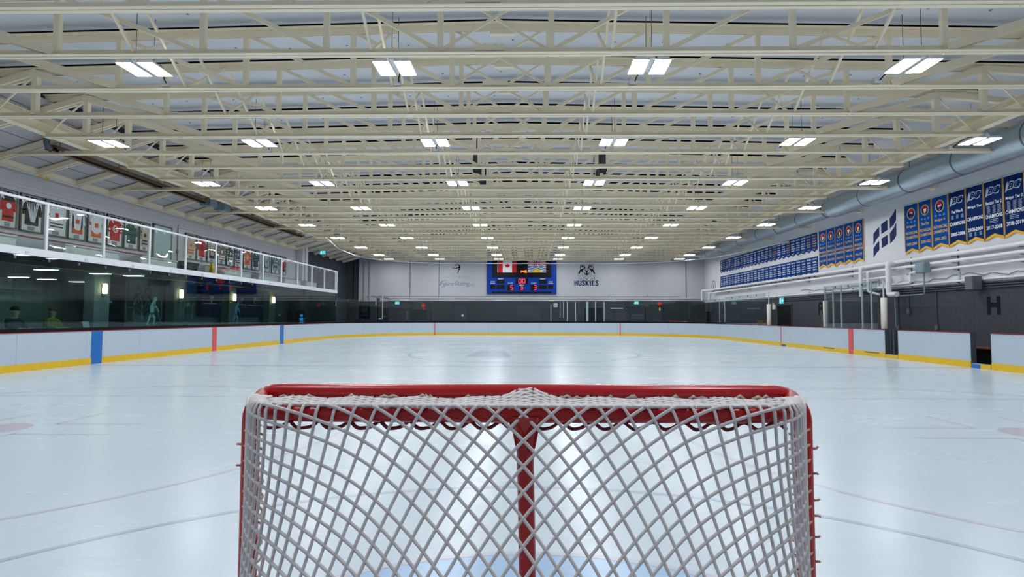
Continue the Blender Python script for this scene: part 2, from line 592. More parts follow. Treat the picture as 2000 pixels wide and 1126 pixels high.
# painted concrete blocks, built singly where the photo lets one see them, plain courses farther off
bw, bh, jt = 0.40, 0.20, 0.005
blk = MB().bbox(0.0, 0.05, 0, bw - jt, 0, bh - jt, 0.002).mesh('block')
blk.materials.append(M['dark_wall'])
for c in range(4, 13):
    for k in range(26):
        o = bpy.data.objects.new('block', blk)
        col.objects.link(o)
        o.parent = wr
        o.location = (XR, 13.6 + k * bw + (bw / 2 if c % 2 else 0), 0.02 + c * bh)
far_blocks = MB()
for c in range(13):
    if c < 4:
        far_blocks.box(XR, XR + 0.04, -5.5, 13.58, 0.02 + c * bh, 0.02 + (c + 1) * bh - jt)
        far_blocks.box(XR, XR + 0.04, 13.6, 24.2, 0.02 + c * bh, 0.02 + (c + 1) * bh - jt)
    else:
        far_blocks.box(XR, XR + 0.04, -5.5, 13.58, 0.02 + c * bh, 0.02 + (c + 1) * bh - jt)
    far_blocks.box(XR, XR + 0.04, 24.21, 47.9, 0.02 + c * bh, 0.02 + (c + 1) * bh - jt)
obj('block_courses', far_blocks, 'dark_wall', wr)['kind'] = 'stuff'
# painted block letters on that wall
def wall_letter(yc, zc, strokes):
    m = MB()
    for x0, x1, z0, z1 in strokes:
        m.box(XR - 0.004, XR + 0.002, yc - x1, yc - x0, zc + z0, zc + z1)
    return m
obj('painted_letter_h', wall_letter(18.2, 1.84, [(-0.26, -0.12, -0.29, 0.29), (0.12, 0.26, -0.29, 0.29), (-0.12, 0.12, -0.06, 0.09)]), 'blackprint', wr)
obj('painted_letter_a', wall_letter(28.9, 1.90, [(-0.26, -0.12, -0.32, 0.24), (0.12, 0.26, -0.32, 0.24), (-0.12, 0.12, -0.06, 0.08), (-0.18, 0.18, 0.20, 0.33)]), 'blackprint', wr)

wf = struct('wall_far', MB().box(XL - 0.3, XR + 0.3, YF, YF + 0.3, -0.06, 2.76), 'dark_wall2')
obj('upper_cladding', MB().box(-14.45, XR + 0.3, YF - 0.01, YF + 0.3, 2.76, 7.6), 'white_wall_far', wf)
obj('upper_dark_panel', MB().box(XL - 0.3, -14.45, YF - 0.01, YF + 0.3, 2.76, 7.6), 'dark_wall', wf)
m = MB()
for x in (-14.45, -14.0, -13.55):
    m.box(x - 0.09, x + 0.09, YF - 0.13, YF - 0.012, 2.76, 7.0)
obj('pilaster', m, 'white_wall_far', wf)
m = MB()
for x in (-10.2, -7.75, 13.1):
    m.box(x - 0.02, x + 0.02, YF - 0.05, YF - 0.012, 2.9, 6.4)
obj('panel_seam', m, 'grey', wf)

wl = struct('wall_left', MB().box(XL - 0.3, XL, -6, 38.3, 3.06, 7.45), 'clad')
m = MB()
for z in (5.40, 5.52, 5.64, 5.78):
    m.tube([(XL + 0.01, -6, z), (XL + 0.01, 38.3, z)], 0.035, 8)
obj('cladding_rib', m, 'clad', wl, True)
obj('dark_end_bay', MB().box(XL - 0.3, XL, 38.3, YF, -0.06, 7.45), 'dark_wall', wl)
obj('eaves_plate', MB().box(XL, XL + 0.10, -6, 38.3, 5.90, 6.10), 'cream', wl)
struct('wall_lobby', MB().box(-17.0, -16.6, 23.6, 40, -0.06, 3.06), 'lobbywall')
struct('wall_lobby', MB().box(-21.9, -21.5, -6, 28, -0.06, 3.06), 'lobbywall')
struct('wall_lobby', MB().box(-21.5, -17.0, 27.6, 28, -0.06, 3.06), 'lobbydark')
struct('ceiling', MB().box(-21.9, XL - 0.3, -6, 40, 3.06, 3.24), 'lobbywall')
struct('wall_lobby', MB().box(-16.6, BXL - 0.25, 39.9, 40.05, -0.06, 3.06), 'lobbydark')
struct('wall_near', MB().box(-22.0, 15.0, -6.2, -6, -0.06, 7.6), 'white_wall')

# roof deck: two low slopes, a black strip standing for gap shade comes with every truss
zr, ze = 7.66, 7.40
mb = MB()
for xa, za, xb, zb in ((-12.9, ze, XC, zr), (XC, zr, XR + 0.2, ze - 0.06)):
    mb.add([(xa, -6, za), (xb, -6, zb), (xb, 49, zb), (xa, 49, za), (xa, -6, za + 0.1), (xb, -6, zb + 0.1), (xb, 49, zb + 0.1), (xa, 49, za + 0.1)],
           [(0, 1, 2, 3), (7, 6, 5, 4), (0, 4, 5, 1), (1, 5, 6, 2), (2, 6, 7, 3), (3, 7, 4, 0)])
roof = struct('ceiling', mb, 'deck')
mb = MB().add([(XL - 0.2, -6, 6.02), (-12.6, -6, 6.98), (-12.6, 49, 6.98), (XL - 0.2, 49, 6.02), (XL - 0.2, -6, 6.12), (-12.6, -6, 7.08), (-12.6, 49, 7.08), (XL - 0.2, 49, 6.12)],
              [(0, 1, 2, 3), (7, 6, 5, 4), (0, 4, 5, 1), (1, 5, 6, 2), (2, 6, 7, 3), (3, 7, 4, 0)])
obj('side_soffit', mb, 'clad', roof)
m = MB()
for x in (-15.0, -14.3, -13.6, -13.0):
    z = 6.02 + (x - (XL - 0.2)) / 3.2 * 0.96
    m.box(x - 0.012, x + 0.012, -6, 49, z - 0.012, z + 0.01)
obj('soffit_seam', m, 'strip', roof)
# insulation pins dotted over the deck
pins = MB()
rn = random.Random(11)
for i in range(-4, NT + 1):
    for q in (0.3, 0.72):
        x = -12.2 + rn.uniform(0, 0.8)
        while x < 11.2:
            y = Y0 + DY * (i + q) + rn.uniform(-0.1, 0.1)
            if -5 < y < 47.5:
                z = zr - abs(x - XC) * (zr - ze) / (12.9 + XC) - 0.004
                n0 = len(pins.v)
                pins.v += [(x + 0.032 * cos(a), y + 0.032 * sin(a), z) for a in (0, 1.05, 2.09, 3.14, 4.19, 5.24)] + [(x, y, z - 0.016)]
                pins.f += [(n0 + k, n0 + 6, n0 + (k + 1) % 6) for k in range(6)]
            x += rn.uniform(1.0, 1.5)
obj('insulation_pins', pins, 'bluegrey', roof)['kind'] = 'stuff'
# edge girders the trusses sit on
def girder(x, label):
    g = thing('edge_girder', label, 'girder', (x, 20, 6.2), 0, 'roof edge girders')
    obj('web', MB().box(-0.012, 0.012, -26, 27.9, 0.02, 0.40), 'cream', g)
    obj('flange', MB().box(-0.11, 0.11, -26, 27.9, 0.0, 0.02), 'cream', g)
    obj('flange', MB().box(-0.11, 0.11, -26, 27.9, 0.40, 0.42), 'cream', g)
    obj('clip', MB().box(-0.14, 0.14, -26, 27.9, 0.20, 0.24), 'cream', g)
girder(-12.72, 'long cream steel girder carrying the truss ends beside the gallery')
girder(11.40, 'long cream steel girder carrying the truss ends beside the round duct')

# ---------------------------------------------------------------- roof trusses
def ztop(x):
    return 7.48 - abs(x - XC) * 0.0215
VX = [0.985, 3.02, 5.24, 7.88]
ZB = 6.10
def truss_proto(wide):
    t = thing('roof_truss', 'x', 'truss', (0, Y0, 0), 0, 'cream roof trusses')
    a, b = (XL + 0.06, XR - 0.02) if wide else (-12.66, 11.5)
    ch = MB()
    for s in (-1, 1):           # double angle: two flanges with a gap between the upright legs
        ch.box(a, b, s * 0.012 if s > 0 else -0.10, 0.10 if s > 0 else s * 0.012, ZB, ZB + 0.014)
        ch.box(a, b, s * 0.02 - 0.008, s * 0.02 + 0.008, ZB + 0.014, ZB + 0.11)
    obj('bottom_chord', ch, 'cream', t)
    tc = MB()
    for s, xe in ((-1, -12.7), (1, 11.55)):
        for q in (-1, 1):
            tc.bar((XC, q * 0.022, ztop(XC) - 0.08), (xe, q * 0.022, ztop(xe) - 0.08), 0.016, 0.16)
            tc.bar((XC, q * 0.06, ztop(XC) - 0.008), (xe, q * 0.06, ztop(xe) - 0.008), 0.09, 0.016)
    obj('top_chord', tc, 'cream', t)
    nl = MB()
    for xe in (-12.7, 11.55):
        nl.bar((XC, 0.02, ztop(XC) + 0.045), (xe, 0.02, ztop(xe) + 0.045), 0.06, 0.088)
    obj('gap_shade_strip', nl, 'gap_shade', t)  # dark strip put in as the shade between top chord and deck
    for s in (-1, 1):
        for v in VX:
            x = XC + s * v
            obj('vertical', MB().box(x - 0.05, x + 0.05, -0.045, 0.045, ZB + 0.05, ztop(x) - 0.12), 'cream', t)
        x = XC + s * 10.98
        p = MB().box(x - 0.06, x + 0.06, -0.06, 0.06, ZB + 0.05, 7.18)
        p.box(x - 0.10, x + 0.10, -0.014, 0.014, 7.02, 7.22)
        obj('end_post', p, 'cream', t)
        tops = [10.98, 7.88, 5.24, 3.02]
        bots = [7.88, 5.24, 3.02, 0.985]
        for k in range(4):
            A = (XC + s * tops[k], 0, (7.14 if k == 0 else ztop(XC + s * tops[k]) - 0.10))
            B = (XC + s * bots[k], 0, ZB + 0.06)
            d = MB()
            if k == 0:
                for q in (-1, 1):
                    d.bar((A[0], q * 0.05, A[2]), (B[0], q * 0.05, B[2]), 0.06, 0.15)
            else:
                d.bar(A, B, 0.05, 0.075)
            obj('diagonal', d, 'cream', t)
        # middle-bay brace
        obj('diagonal', MB().bar((XC - s * 0.985, s * 0.03, ztop(XC) - 0.1), (XC + s * 0.985, s * 0.03, ZB + 0.06), 0.03, 0.05), 'cream', t)
        # outer bay: light rods from the post to the girder
        e = XC + s * (12.0 if s < 0 else 11.95)
        obj('rod', MB().bar((x, 0, 7.16), (e, 0, ZB + 0.08), 0.035, 0.035), 'cream', t)
    # bolted splice plates in the middle
    for zz, dx in ((ZB + 0.11, -0.1), (ztop(XC) - 0.2, 0.05)):
        m = MB().box(XC + dx - 0.26, XC + dx + 0.26, -0.055, 0.055, zz - 0.05, zz + 0.05)
        for i in range(5):
            m.lathe([(0.035, -0.02), (0.035, 0.02), (0.02, 0.03)], (XC + dx - 0.2 + i * 0.1, 0, zz + 0.055), 'z', 8)
        obj('splice_plate', m, 'cream', t)
    # sloping side rafter on the gallery side: two angles with a slot
    rf = MB()
    for q in (-1, 1):
        rf.bar((XL + 0.08, q * 0.055, 5.98), (XC - 10.95, q * 0.055, 7.16), 0.07, 0.15)
    obj('rafter', rf, 'cream', t)
    obj('rafter', MB().bar((XC + 10.95, 0, 7.16), (XR - 0.05, 0, 6.75), 0.12, 0.14), 'cream', t)
    if wide:
        obj('end_bracket', MB().box(XR - 0.10, XR - 0.005, -0.12, 0.12, ZB - 0.02, ZB + 0.22), 'cream', t)
    return t
proto = {}
def tlabel(i, w):
    return f"cream steel roof truss, {ORD[i]} one back from the goal end" + (', reaching the side walls' if w else ', stopping at the edge girders')
for i in range(NT):
    w = i % 3 == 2
    y = Y0 + DY * i
    if w not in proto:
        proto[w] = truss_proto(w)
        proto[w].location = (0, y, 0)
        proto[w]['label'] = tlabel(i, w)
    else:
        dup(proto[w], (0, y, 0), tlabel(i, w))

# lengthwise cross bridging between neighbouring trusses
br = MB()
for q in (-1, 1):
    br.bar((q * 0.03, 0.05, ZB + 0.06), (q * 0.03, DY - 0.05, 7.22), 0.045, 0.045) if q < 0 else br.bar((q * 0.03, 0.05, 7.22), (q * 0.03, DY - 0.05, ZB + 0.06), 0.045, 0.045)
brm = br.mesh('brace')
brm.materials.append(M['cream'])
for x, wh in ((-7.1, 'above the goal\'s far left face-off circle'), (-2.85, 'just left of the roof ridge'), (1.4, 'just right of the roof ridge'), (6.0, 'above the face-off circle toward the banners')):
    b = thing('cross_bridging', 'row of crossed cream steel braces linking the trusses ' + wh, 'bracing', (x, Y0, 0), 0, 'cross bridging rows')
    for i in range(NT - 1):
        o = bpy.data.objects.new('brace', brm)
        col.objects.link(o)
        o.parent = b
        o.location = (0, DY * i, 0)

# ---------------------------------------------------------------- arena lights
def fixture():
    t = thing('high_bay_light', 'x', 'light', (0, 0, 0), 0, 'LED high-bay lights')
    hs = MB()
    for s in (-1, 1):
        # shallow reflector tray with sloping sides
        x0, x1 = (0.05, 0.355) if s > 0 else (-0.355, -0.05)
        hs.add([(x0, -0.31, 0), (x1, -0.31, 0), (x1, 0.31, 0), (x0, 0.31, 0), (x0 + 0.05, -0.29, 0.07), (x1 - 0.05, -0.29, 0.07), (x1 - 0.05, 0.29, 0.07), (x0 + 0.05, 0.29, 0.07)],
               [(0, 3, 2, 1), (4, 5, 6, 7), (0, 1, 5, 4), (1, 2, 6, 5), (2, 3, 7, 6), (3, 0, 4, 7)])
    rf_ = obj('reflector', hs, 'house', t)
    for s in (-1, 1):  # added upward-glowing strips that lift the brightness of the ceiling
        obj('added_upglow_strip', MB().add([(s * 0.2 - 0.025, -0.25, 0.0715), (s * 0.2 + 0.025, -0.25, 0.0715), (s * 0.2 + 0.025, 0.25, 0.0715), (s * 0.2 - 0.025, 0.25, 0.0715)], [(0, 1, 2, 3)]), 'added_upglow', rf_)
    obj('driver_box', MB().bbox(-0.055, 0.055, -0.30, 0.30, 0.035, 0.11, 0.012), 'house', t)
    for x in (-0.275, -0.125, 0.125, 0.275):
        # lens strip with a scalloped end, set flush in the tray
        sc_ = []
        for k in range(7):
            sc_.append((x - 0.066 + 0.132 * k / 6, -0.296 - (0.008 if k % 2 else 0)))
        m = MB()
        m.add([(a, b, -0.003) for a, b in sc_] + [(x + 0.066, 0.296, -0.003), (x - 0.066, 0.296, -0.003)], [tuple(range(9))])
        o = obj('tube', m, 'led', t)
    for y in (-0.25, 0.25):
        w = MB()
        for s in (-1, 1):
            w.tube([(s * 0.10, y, 0.08), (0, y, 0.26)], 0.006, 5)
        w.tube([(0, y, 0.26), (0, y, 1.12)], 0.006, 5)
        obj('hanger_wire', w, 'dkgrey', t)
    cb = MB().tube([(0.05, 0.26, 0.09), (0.09, 0.3, 0.22), (0.02, 0.5, 0.26), (-0.1, 0.72, 0.12), (-0.12, 0.86, 0.05)], 0.012, 6)
    obj('power_cable', cb, 'black', t)
    obj('junction_box', MB().bbox(-0.22, -0.08, 0.80, 0.90, 0.02, 0.14, 0.01), 'house', t)
    return t
LX = [-11.45, -7.33, -2.56, 2.22, 7.12, 11.93]
LY = [1.30, 5.90, 10.48, 15.07, 19.70, 24.28, 28.75, 33.40, 38.10, 42.72, 45.60]
CN = ['gallery edge', 'second column from the gallery', 'column left of the ridge', 'column right of the ridge', 'second column from the duct', 'column under the duct']
fx = None
for r, y in enumerate(LY):
    if r < 2:
        rw = ['row over the goal', 'row just past the goal'][r]
    else:
        rw = ORD[r - 2] + ' row in view'
    for c, x in enumerate(LX):
        lb = f"lit white high-bay fixture, {rw}, {CN[c]}"
        if fx is None:
            fx = fixture()
            fx.location = (x, y, 6.13)
            fx['label'] = lb
        else:
            dup(fx, (x, y, 6.13), lb)

# black loudspeakers hung between the trusses
def speaker(x, y, lb):
    t = thing('loudspeaker', lb, 'speaker', (x, y, 6.17), 0, 'hanging loudspeakers')
    obj('cabinet', MB().bbox(-0.11, 0.11, -0.13, 0.13, 0, 0.58, 0.015), 'black', t)
    obj('grille', MB().bbox(-0.095, 0.095, -0.142, -0.128, 0.02, 0.56, 0.005), 'dkgrey', t)
    obj('bracket', MB().tube([(0, 0, 0.58), (0, 0, 1.2)], 0.02, 8), 'dkgrey', t)
speaker(-1.76, 18.35, 'black loudspeaker hanging left of the ridge, nearer one')
speaker(-1.69, 19.95, 'black loudspeaker hanging left of the ridge, farther and lower in view')
speaker(2.36, 18.35, 'black loudspeaker hanging right of the ridge, nearer one')
speaker(2.47, 20.3, 'black loudspeaker hanging right of the ridge, farther and lower in view')

# ---------------------------------------------------------------- dasher boards
def plen(path):
    s = [0.0]
    for i in range(1, len(path)):
        s.append(s[-1] + math.dist(path[i], path[i - 1]))
    return s
PS = plen(PATH)
def pat(s):
    """point and outward normal on the rink edge at arc length s"""
    lo, hi = 0, len(PS) - 1
    while hi - lo > 1:
        md = (lo + hi) // 2
        if PS[md] <= s:
            lo = md
        else:
            hi = md
    t = (s - PS[lo]) / (PS[hi] - PS[lo])
    a, b = PATH[lo], PATH[hi]
    d = Vector((b[0] - a[0], b[1] - a[1])).normalized()
    return (a[0] + (b[0] - a[0]) * t, a[1] + (b[1] - a[1]) * t), (-d.y, d.x)
def strip(s0, s1, o0, o1, z0, z1, m=None):
    """board strip following the rink edge between arc lengths, from offset o0 (ice side) to o1"""
    m = m or MB()
    k = 1
    if s1 - s0 > 0.35:
        y0, y1 = pat(s0), pat(s1)
        if abs(y0[1][0] - y1[1][0]) + abs(y0[1][1] - y1[1][1]) > 0.01:
            k = max(2, int((s1 - s0) / 0.35))
    vs, fs = [], []
    for i in range(k + 1):
        (x, y), (nx, ny) = pat(s0 + (s1 - s0) * i / k)
        for o, z in ((o0, z0), (o1, z0), (o1, z1), (o0, z1)):
            vs.append((x + nx * o, y + ny * o, z))
    for i in range(k):
        for j in range(4):
            fs.append((i * 4 + j, i * 4 + (j + 1) % 4, i * 4 + 4 + (j + 1) % 4, i * 4 + 4 + j))
    fs += [(3, 2, 1, 0), (k * 4, k * 4 + 1, k * 4 + 2, k * 4 + 3)]
    return m.add(vs, fs)
SL = lambda y: y + 3.0                                   # arc length on the left straight
S1 = BYF - BR_ + 3.0                                     # left straight ends
S2 = S1 + pi / 2 * BR_
S3 = S2 + (BXR - BXL - 2 * BR_)
S4 = S3 + pi / 2 * BR_
SR = lambda y: S4 + (BYF - BR_ - y)                      # arc length on the right straight
TOP = 1.0
def boards(label, s0, s1, capm, sill, pl=2.3, ends=(False, False)):
    t = thing('dasher_boards', label, 'rink boards', (0, 0, 0), 0, 'dasher boards')
    n = max(1, round((s1 - s0) / pl))
    for i in range(n):
        a, b = s0 + (s1 - s0) * i / n, s0 + (s1 - s0) * (i + 1) / n
        obj('panel', strip(a + 0.003, b - 0.003, 0, 0.07, 0.0, TOP), 'board', t)
    cut = s0
    k = max(1, round((s1 - s0) / (2 * pl)))
    for i in range(k):
        obj('kickplate', strip(s0 + (s1 - s0) * i / k + 0.003, s0 + (s1 - s0) * (i + 1) / k - 0.003, -0.014, 0.0, 0.0, 0.19), 'yellow', t)
    obj('cap_rail', strip(s0, s1, -0.008, 0.13, TOP, TOP + 0.022), capm, t)
    obj('back_frame', strip(s0, s1, 0.072, 0.125, 0.0, TOP - 0.002), 'dkgrey', t)
    if sill:
        obj('glass_sill', strip(s0, s1, 0.03, 0.12, TOP + 0.022, TOP + 0.115), 'black', t)
    for e, s in zip(ends, (s0, s1)):
        if e:
            q = (s - 0.012, s) if s == s0 else (s, s + 0.012)
            obj('end_cap', strip(q[0], q[1], -0.006, 0.15, 0.0, TOP + 0.025), 'dkgrey', t)
    return t
bl = boards('long white dasher boards below the gallery, with blue and red stripes', SL(3.0), S1, 'redcap', True)
for y, w, mt in ((17.45, 0.42, 'blue'), (24.0, 0.32, 'redline'), (30.55, 0.42, 'blue')):
    obj('stripe', strip(SL(y - w / 2), SL(y + w / 2), -0.018, -0.003, 0.0, TOP), mt, bl)
bf = boards('white dasher boards curving round the far end under the scoreboard', S1 + 0.006, S4 - 0.006, 'black', True, 2.0)
for s in (S2 - 1.75, S3 + 1.75):
    obj('stripe', strip(s - 0.035, s + 0.035, -0.018, -0.003, 0.0, TOP), 'redline', bf)
b1 = boards('white dasher boards along the banner wall, far stretch with red stripe', S4 + 0.006, SR(20.95), 'redcap', False, 2.3, (False, True))
obj('stripe', strip(SR(23.15) - 0.16, SR(23.15) + 0.16, -0.018, -0.003, 0.0, TOP), 'redline', b1)
obj('stripe', strip(SR(29.55) - 0.03, SR(29.55) + 0.03, -0.018, -0.003, 0.0, TOP), 'redline', b1)
obj('blue_mark', strip(SR(29.45), SR(29.0), -0.022, -0.016, 0.0, 0.10), 'blue', b1)
for y in (25.3, 22.2):
    obj('drain_slot', strip(SR(y), SR(y - 0.9), -0.020, -0.012, 0.13, 0.16), 'dkgrey', b1)
boards('short white dasher boards between the two open bench gates', SR(20.22), SR(16.92), 'redcap', False, 1.65, (True, True))
boards('white dasher boards nearest the goal on the banner side', SR(16.18), SR(3.0), 'redcap', False, 2.3, (True, False))
# thresholds of the two open gates
for y0, y1, lb in ((20.95, 20.22, 'yellow threshold under the open gate with dark upright posts'), (16.92, 16.18, 'yellow and blue threshold under the nearest open gate')):
    t = thing('gate_threshold', lb, 'threshold', (0, 0, 0), 0)
    obj('sill_beam', strip(SR(y0) + 0.02, SR(y1) - 0.02, 0.0, 0.13, 0.0, 0.13), 'board', t)
    obj('kickplate', strip(SR(y0) + 0.02, SR(y1) - 0.02, -0.014, -0.002, 0.0, 0.125), 'yellow', t)
    if y0 < 18:
        obj('blue_mark', strip(SR(y0) + 0.03, SR(y0) + 0.35, -0.018, -0.014, 0.0, 0.12), 'blue', t)
# posts inside the far gate, and the swung-in gate
t = thing('open_gate', 'dark grey rink gate swung inward in the farther gap', 'gate', (BXR + 0.14, 20.93, 0), 0)
obj('gate_leaf', MB().bbox(0.0, 0.72, -0.09, -0.03, 0.14, 1.02, 0.01), 'dkgrey', t)
obj('gate_post', MB().bbox(0.0, 0.09, -0.28, -0.19, 0.0, 1.02, 0.01), 'dkgrey', t)
obj('latch', MB().tube([(0.3, -0.12, 0.8), (0.55, -0.12, 0.8)], 0.02, 8), 'steel', t)
t = thing('open_gate', 'dark grey rink gate swung back behind the boards at the nearest gap', 'gate', (BXR + 0.30, 16.15, 0), R(-90))
obj('gate_leaf', MB().bbox(0.0, 0.5, -0.07, -0.01, -0.06, 1.0, 0.01), 'dkgrey', t)
obj('latch', MB().tube([(0.2, -0.1, 0.8), (0.45, -0.1, 0.8)], 0.02, 8), 'steel', t)
# players' bench behind the boards
def bench(y0, y1, lb):
    t = thing('players_bench', lb, 'bench', (13.85, y0, 0), 0, 'players benches')
    obj('seat', MB().bbox(-0.20, 0.20, 0, y1 - y0, 0.50, 0.56, 0.012), 'bench', t)
    obj('front_panel', MB().box(-0.16, -0.12, 0.02, y1 - y0 - 0.02, 0.0, 0.50), 'black', t)
    k = max(2, int((y1 - y0) / 1.5))
    for i in range(k):
        y = 0.1 + (y1 - y0 - 0.2) * i / (k - 1)
        obj('leg', MB().box(-0.10, 0.16, y - 0.03, y + 0.03, 0.0, 0.50), 'dkgrey', t)
bench(6.0, 18.6, 'long red-brown players bench seen through the nearest open gate')
bench(25.6, 30.6, 'farther red-brown players bench behind the banner-side boards')

# ---------------------------------------------------------------- rink glass
def panes(label, s0, s1, z0, z1, m, pl=1.05, posts=None, clip=True, off=0.075):
    t = thing('rink_glass', label, 'glass', (0, 0, 0), 0, 'rink glass')
    n = max(1, round((s1 - s0) / pl))
    for i in range(n):
        a, b = s0 + (s1 - s0) * i / n, s0 + (s1 - s0) * (i + 1) / n
        obj('glass_pane', strip(a + 0.006, b - 0.006, off - 0.006, off + 0.006, z0, z1), m, t)
        if clip and i:
            obj('clamp', strip(a - 0.03, a + 0.03, off - 0.018, off + 0.018, z1 - 0.12, z1 - 0.04), 'grey', t)
    return t
panes('tall tinted glass screen over the boards below the gallery', SL(4.0), S1 + 0.9, TOP + 0.115, 3.09, 'glass_low')
panes('clear rink glass round the far end over the boards', S1 + 0.95, S4 - 0.1, TOP + 0.115, 2.72, 'glass_far', 1.5)
panes('clear rink glass by the dark doorway on the banner side', S4, SR(31.55), TOP + 0.022, 2.80, 'glass_far', 1.35)
panes('clear penalty box glass between the two nearest padded posts', SR(25.35), SR(21.45), TOP + 0.022, 2.82, 'glass_far', 0.98)
def post(x, y, z0, z1, lb, r=0.025, w=0.0, g='slim white glass posts'):
    t = thing('glass_post', lb, 'post', (x, y, 0), 0, g)
    obj('upright', MB().bbox(-r - w, r + w, -r, r, z0, z1, 0.006), 'whitesteel', t)
    obj('foot', MB().box(-r * 1.6 - w, r * 1.6 + w, -r * 1.6, r * 1.6, z0, z0 + 0.04), 'steel', t)
gx = BXR + 0.145
for y, lb in ((24.7, 'farthest of the four slim white posts of the penalty box'), (24.05, 'second farthest slim white post of the penalty box'),
              (22.55, 'third slim white post of the penalty box'), (21.95, 'slim white penalty box post closest to the thick pad'),
              (39.2, 'slim white glass post by the corner, farther of a pair'), (38.4, 'slim white glass post by the corner, nearer of a pair')):
    xx = gx if y < 38.2 else BXR - BR_ + sqrt(max(0, (BR_ + 0.145) ** 2 - max(0, y - (BYF - BR_)) ** 2))
    post(xx, y, TOP + 0.022, 2.80, lb)
for x, w, lb in ((2.96, 0, 'first white post of the far entrance, next to the scoreboard'), (3.62, 0, 'second white post of the far entrance'), (4.56, 0.05, 'broad middle white post of the far entrance'),
                 (5.22, 0, 'fourth white post of the far entrance'), (5.91, 0, 'last white post of the far entrance, toward the alarm bell')):
    post(x, BYF + 0.16, TOP + 0.13, 2.70, lb, 0.035, w, 'white posts of the far entrance')
for x, y, lb in ((13.10, 21.28, 'thick cream padded post beside the nearest open penalty gate'), (13.10, 25.45, 'cream padded post where the penalty box glass ends'), (13.10, 31.45, 'cream padded post left of the wooden lectern')):
    t = thing('padded_post', lb, 'post', (x, y, 0), 0, 'cream padded posts')
    obj('pole', MB().tube([(0, 0, 0), (0, 0, 2.85)], 0.03, 10), 'steel', t, True)
    obj('pad', MB().lathe([(0.09, 1.03), (0.105, 1.05), (0.105, 2.17), (0.09, 2.19)], (0, 0, 0), 'z', 20), 'padcream', t, True)

# ---------------------------------------------------------------- gallery on the left
RY = [15.55 + 2.14 * i for i in range(-3, 12)]
ge = 39.4
struct('floor', MB().box(XL, -13.53, -6, ge, 3.06, 3.24), 'concrete')
gf = thing('gallery_fascia', 'long white fascia beam along the gallery edge above the tinted glass', 'fascia', (0, 0, 0), 0)
obj('beam', MB().box(-13.52, -13.46, 5, ge + 0.06, 3.09, 3.29), 'whitesteel', gf)
obj('return', MB().box(XL + 0.02, -13.52, ge, ge + 0.06, 3.09, 3.29), 'whitesteel', gf)
m = MB()
for y in [14.95 + 1.07 * 1.9 * i for i in range(12)]:
    m.box(-13.458, -13.45, y - 0.05, y + 0.05, 3.11, 3.20)
obj('bracket', m, 'steel', gf)
gr = thing('gallery_railing', 'white railing with glass panes along the edge of the viewing gallery', 'railing', (0, 0, 0), 0)
obj('top_rail', MB().bbox(-13.53, -13.45, 8.5, ge, 4.555, 4.625, 0.012), 'whitesteel', gr)
RP = [y for y in RY if y > 8] + [ge - 0.04]
for i, y in enumerate(RP):
    obj('railing_post', MB().bbox(-13.53, -13.45, y - 0.035, y + 0.035, 3.29, 4.555, 0.008), 'whitesteel', gr)
    if i < len(RP) - 1:
        y2 = RP[i + 1]
        n = 2 if y2 - y > 1.5 else 1
        for k in range(n):
            a, b = y + 0.04 + (y2 - y - 0.08) * k / n, y + 0.04 + (y2 - y - 0.08) * (k + 1) / n
            tl = R(random.uniform(-0.5, 0.5))
            pm = MB().box(-0.005, 0.005, -(b - a) / 2 + 0.006, (b - a) / 2 - 0.006, -0.60, 0.60)
            pn = obj('glass_pane', pm, 'glass_rail', gr, loc=(-13.49, (a + b) / 2, 3.915))
            pn.rotation_euler = (0, R(random.uniform(-1.6, 1.6)), tl)
            for q in (0.28, 0.72):
                obj('hook', MB().tube([(-13.49, a + (b - a) * q, 4.56), (-13.47, a + (b - a) * q, 4.50), (-13.46, a + (b - a) * q + 0.03, 4.47)], 0.012, 6), 'whitesteel', gr)
# bleacher step with a thin red edge, and separate bench blocks
for y0, y1, lb in ((8.0, 22.6, 'pale raised gallery step under the framed jerseys, near part'), (25.5, 37.3, 'pale raised gallery step under the framed jerseys, far part')):
    t = thing('gallery_step', lb, 'step', (0, 0, 0), 0, 'raised gallery steps')
    obj('platform', MB().box(XL + 0.01, -14.75, y0, y1, 3.24, 3.80), 'clad', t)
    obj('edge_strip', MB().box(-14.75, -14.735, y0, y1, 3.76, 3.80), 'redcap', t)
for y0, y1 in ((12.2, 15.3), (16.9, 19.2), (20.3, 22.4), (25.9, 28.4), (29.2, 31.4), (32.3, 34.6), (35.5, 37.2)):
    t = thing('gallery_bench', 'x', 'bench', (-14.25, y0, 3.24), 0, 'pale gallery benches')
    t['label'] = 'low pale grey gallery bench, ' + {12.2: 'nearest the camera behind the first glass panes', 16.9: 'below the black and the white jersey', 20.3: 'below the plain red jersey', 25.9: 'just beyond the yellow caution sign',
                                                     29.2: 'below the row of dark jerseys', 32.3: 'below the teal and pale jerseys', 35.5: 'next to the big white column'}[y0]
    obj('seat', MB().bbox(-0.2, 0.2, 0, y1 - y0, 0.36, 0.42, 0.01), 'clad', t)
    obj('front', MB().box(0.14, 0.17, 0.02, y1 - y0 - 0.02, 0.0, 0.36), 'frameglass', t)
    obj('leg', MB().box(-0.17, 0.14, 0.0, 0.05, 0, 0.36), 'clad', t)
    obj('leg', MB().box(-0.17, 0.14, y1 - y0 - 0.05, y1 - y0, 0, 0.36), 'clad', t)
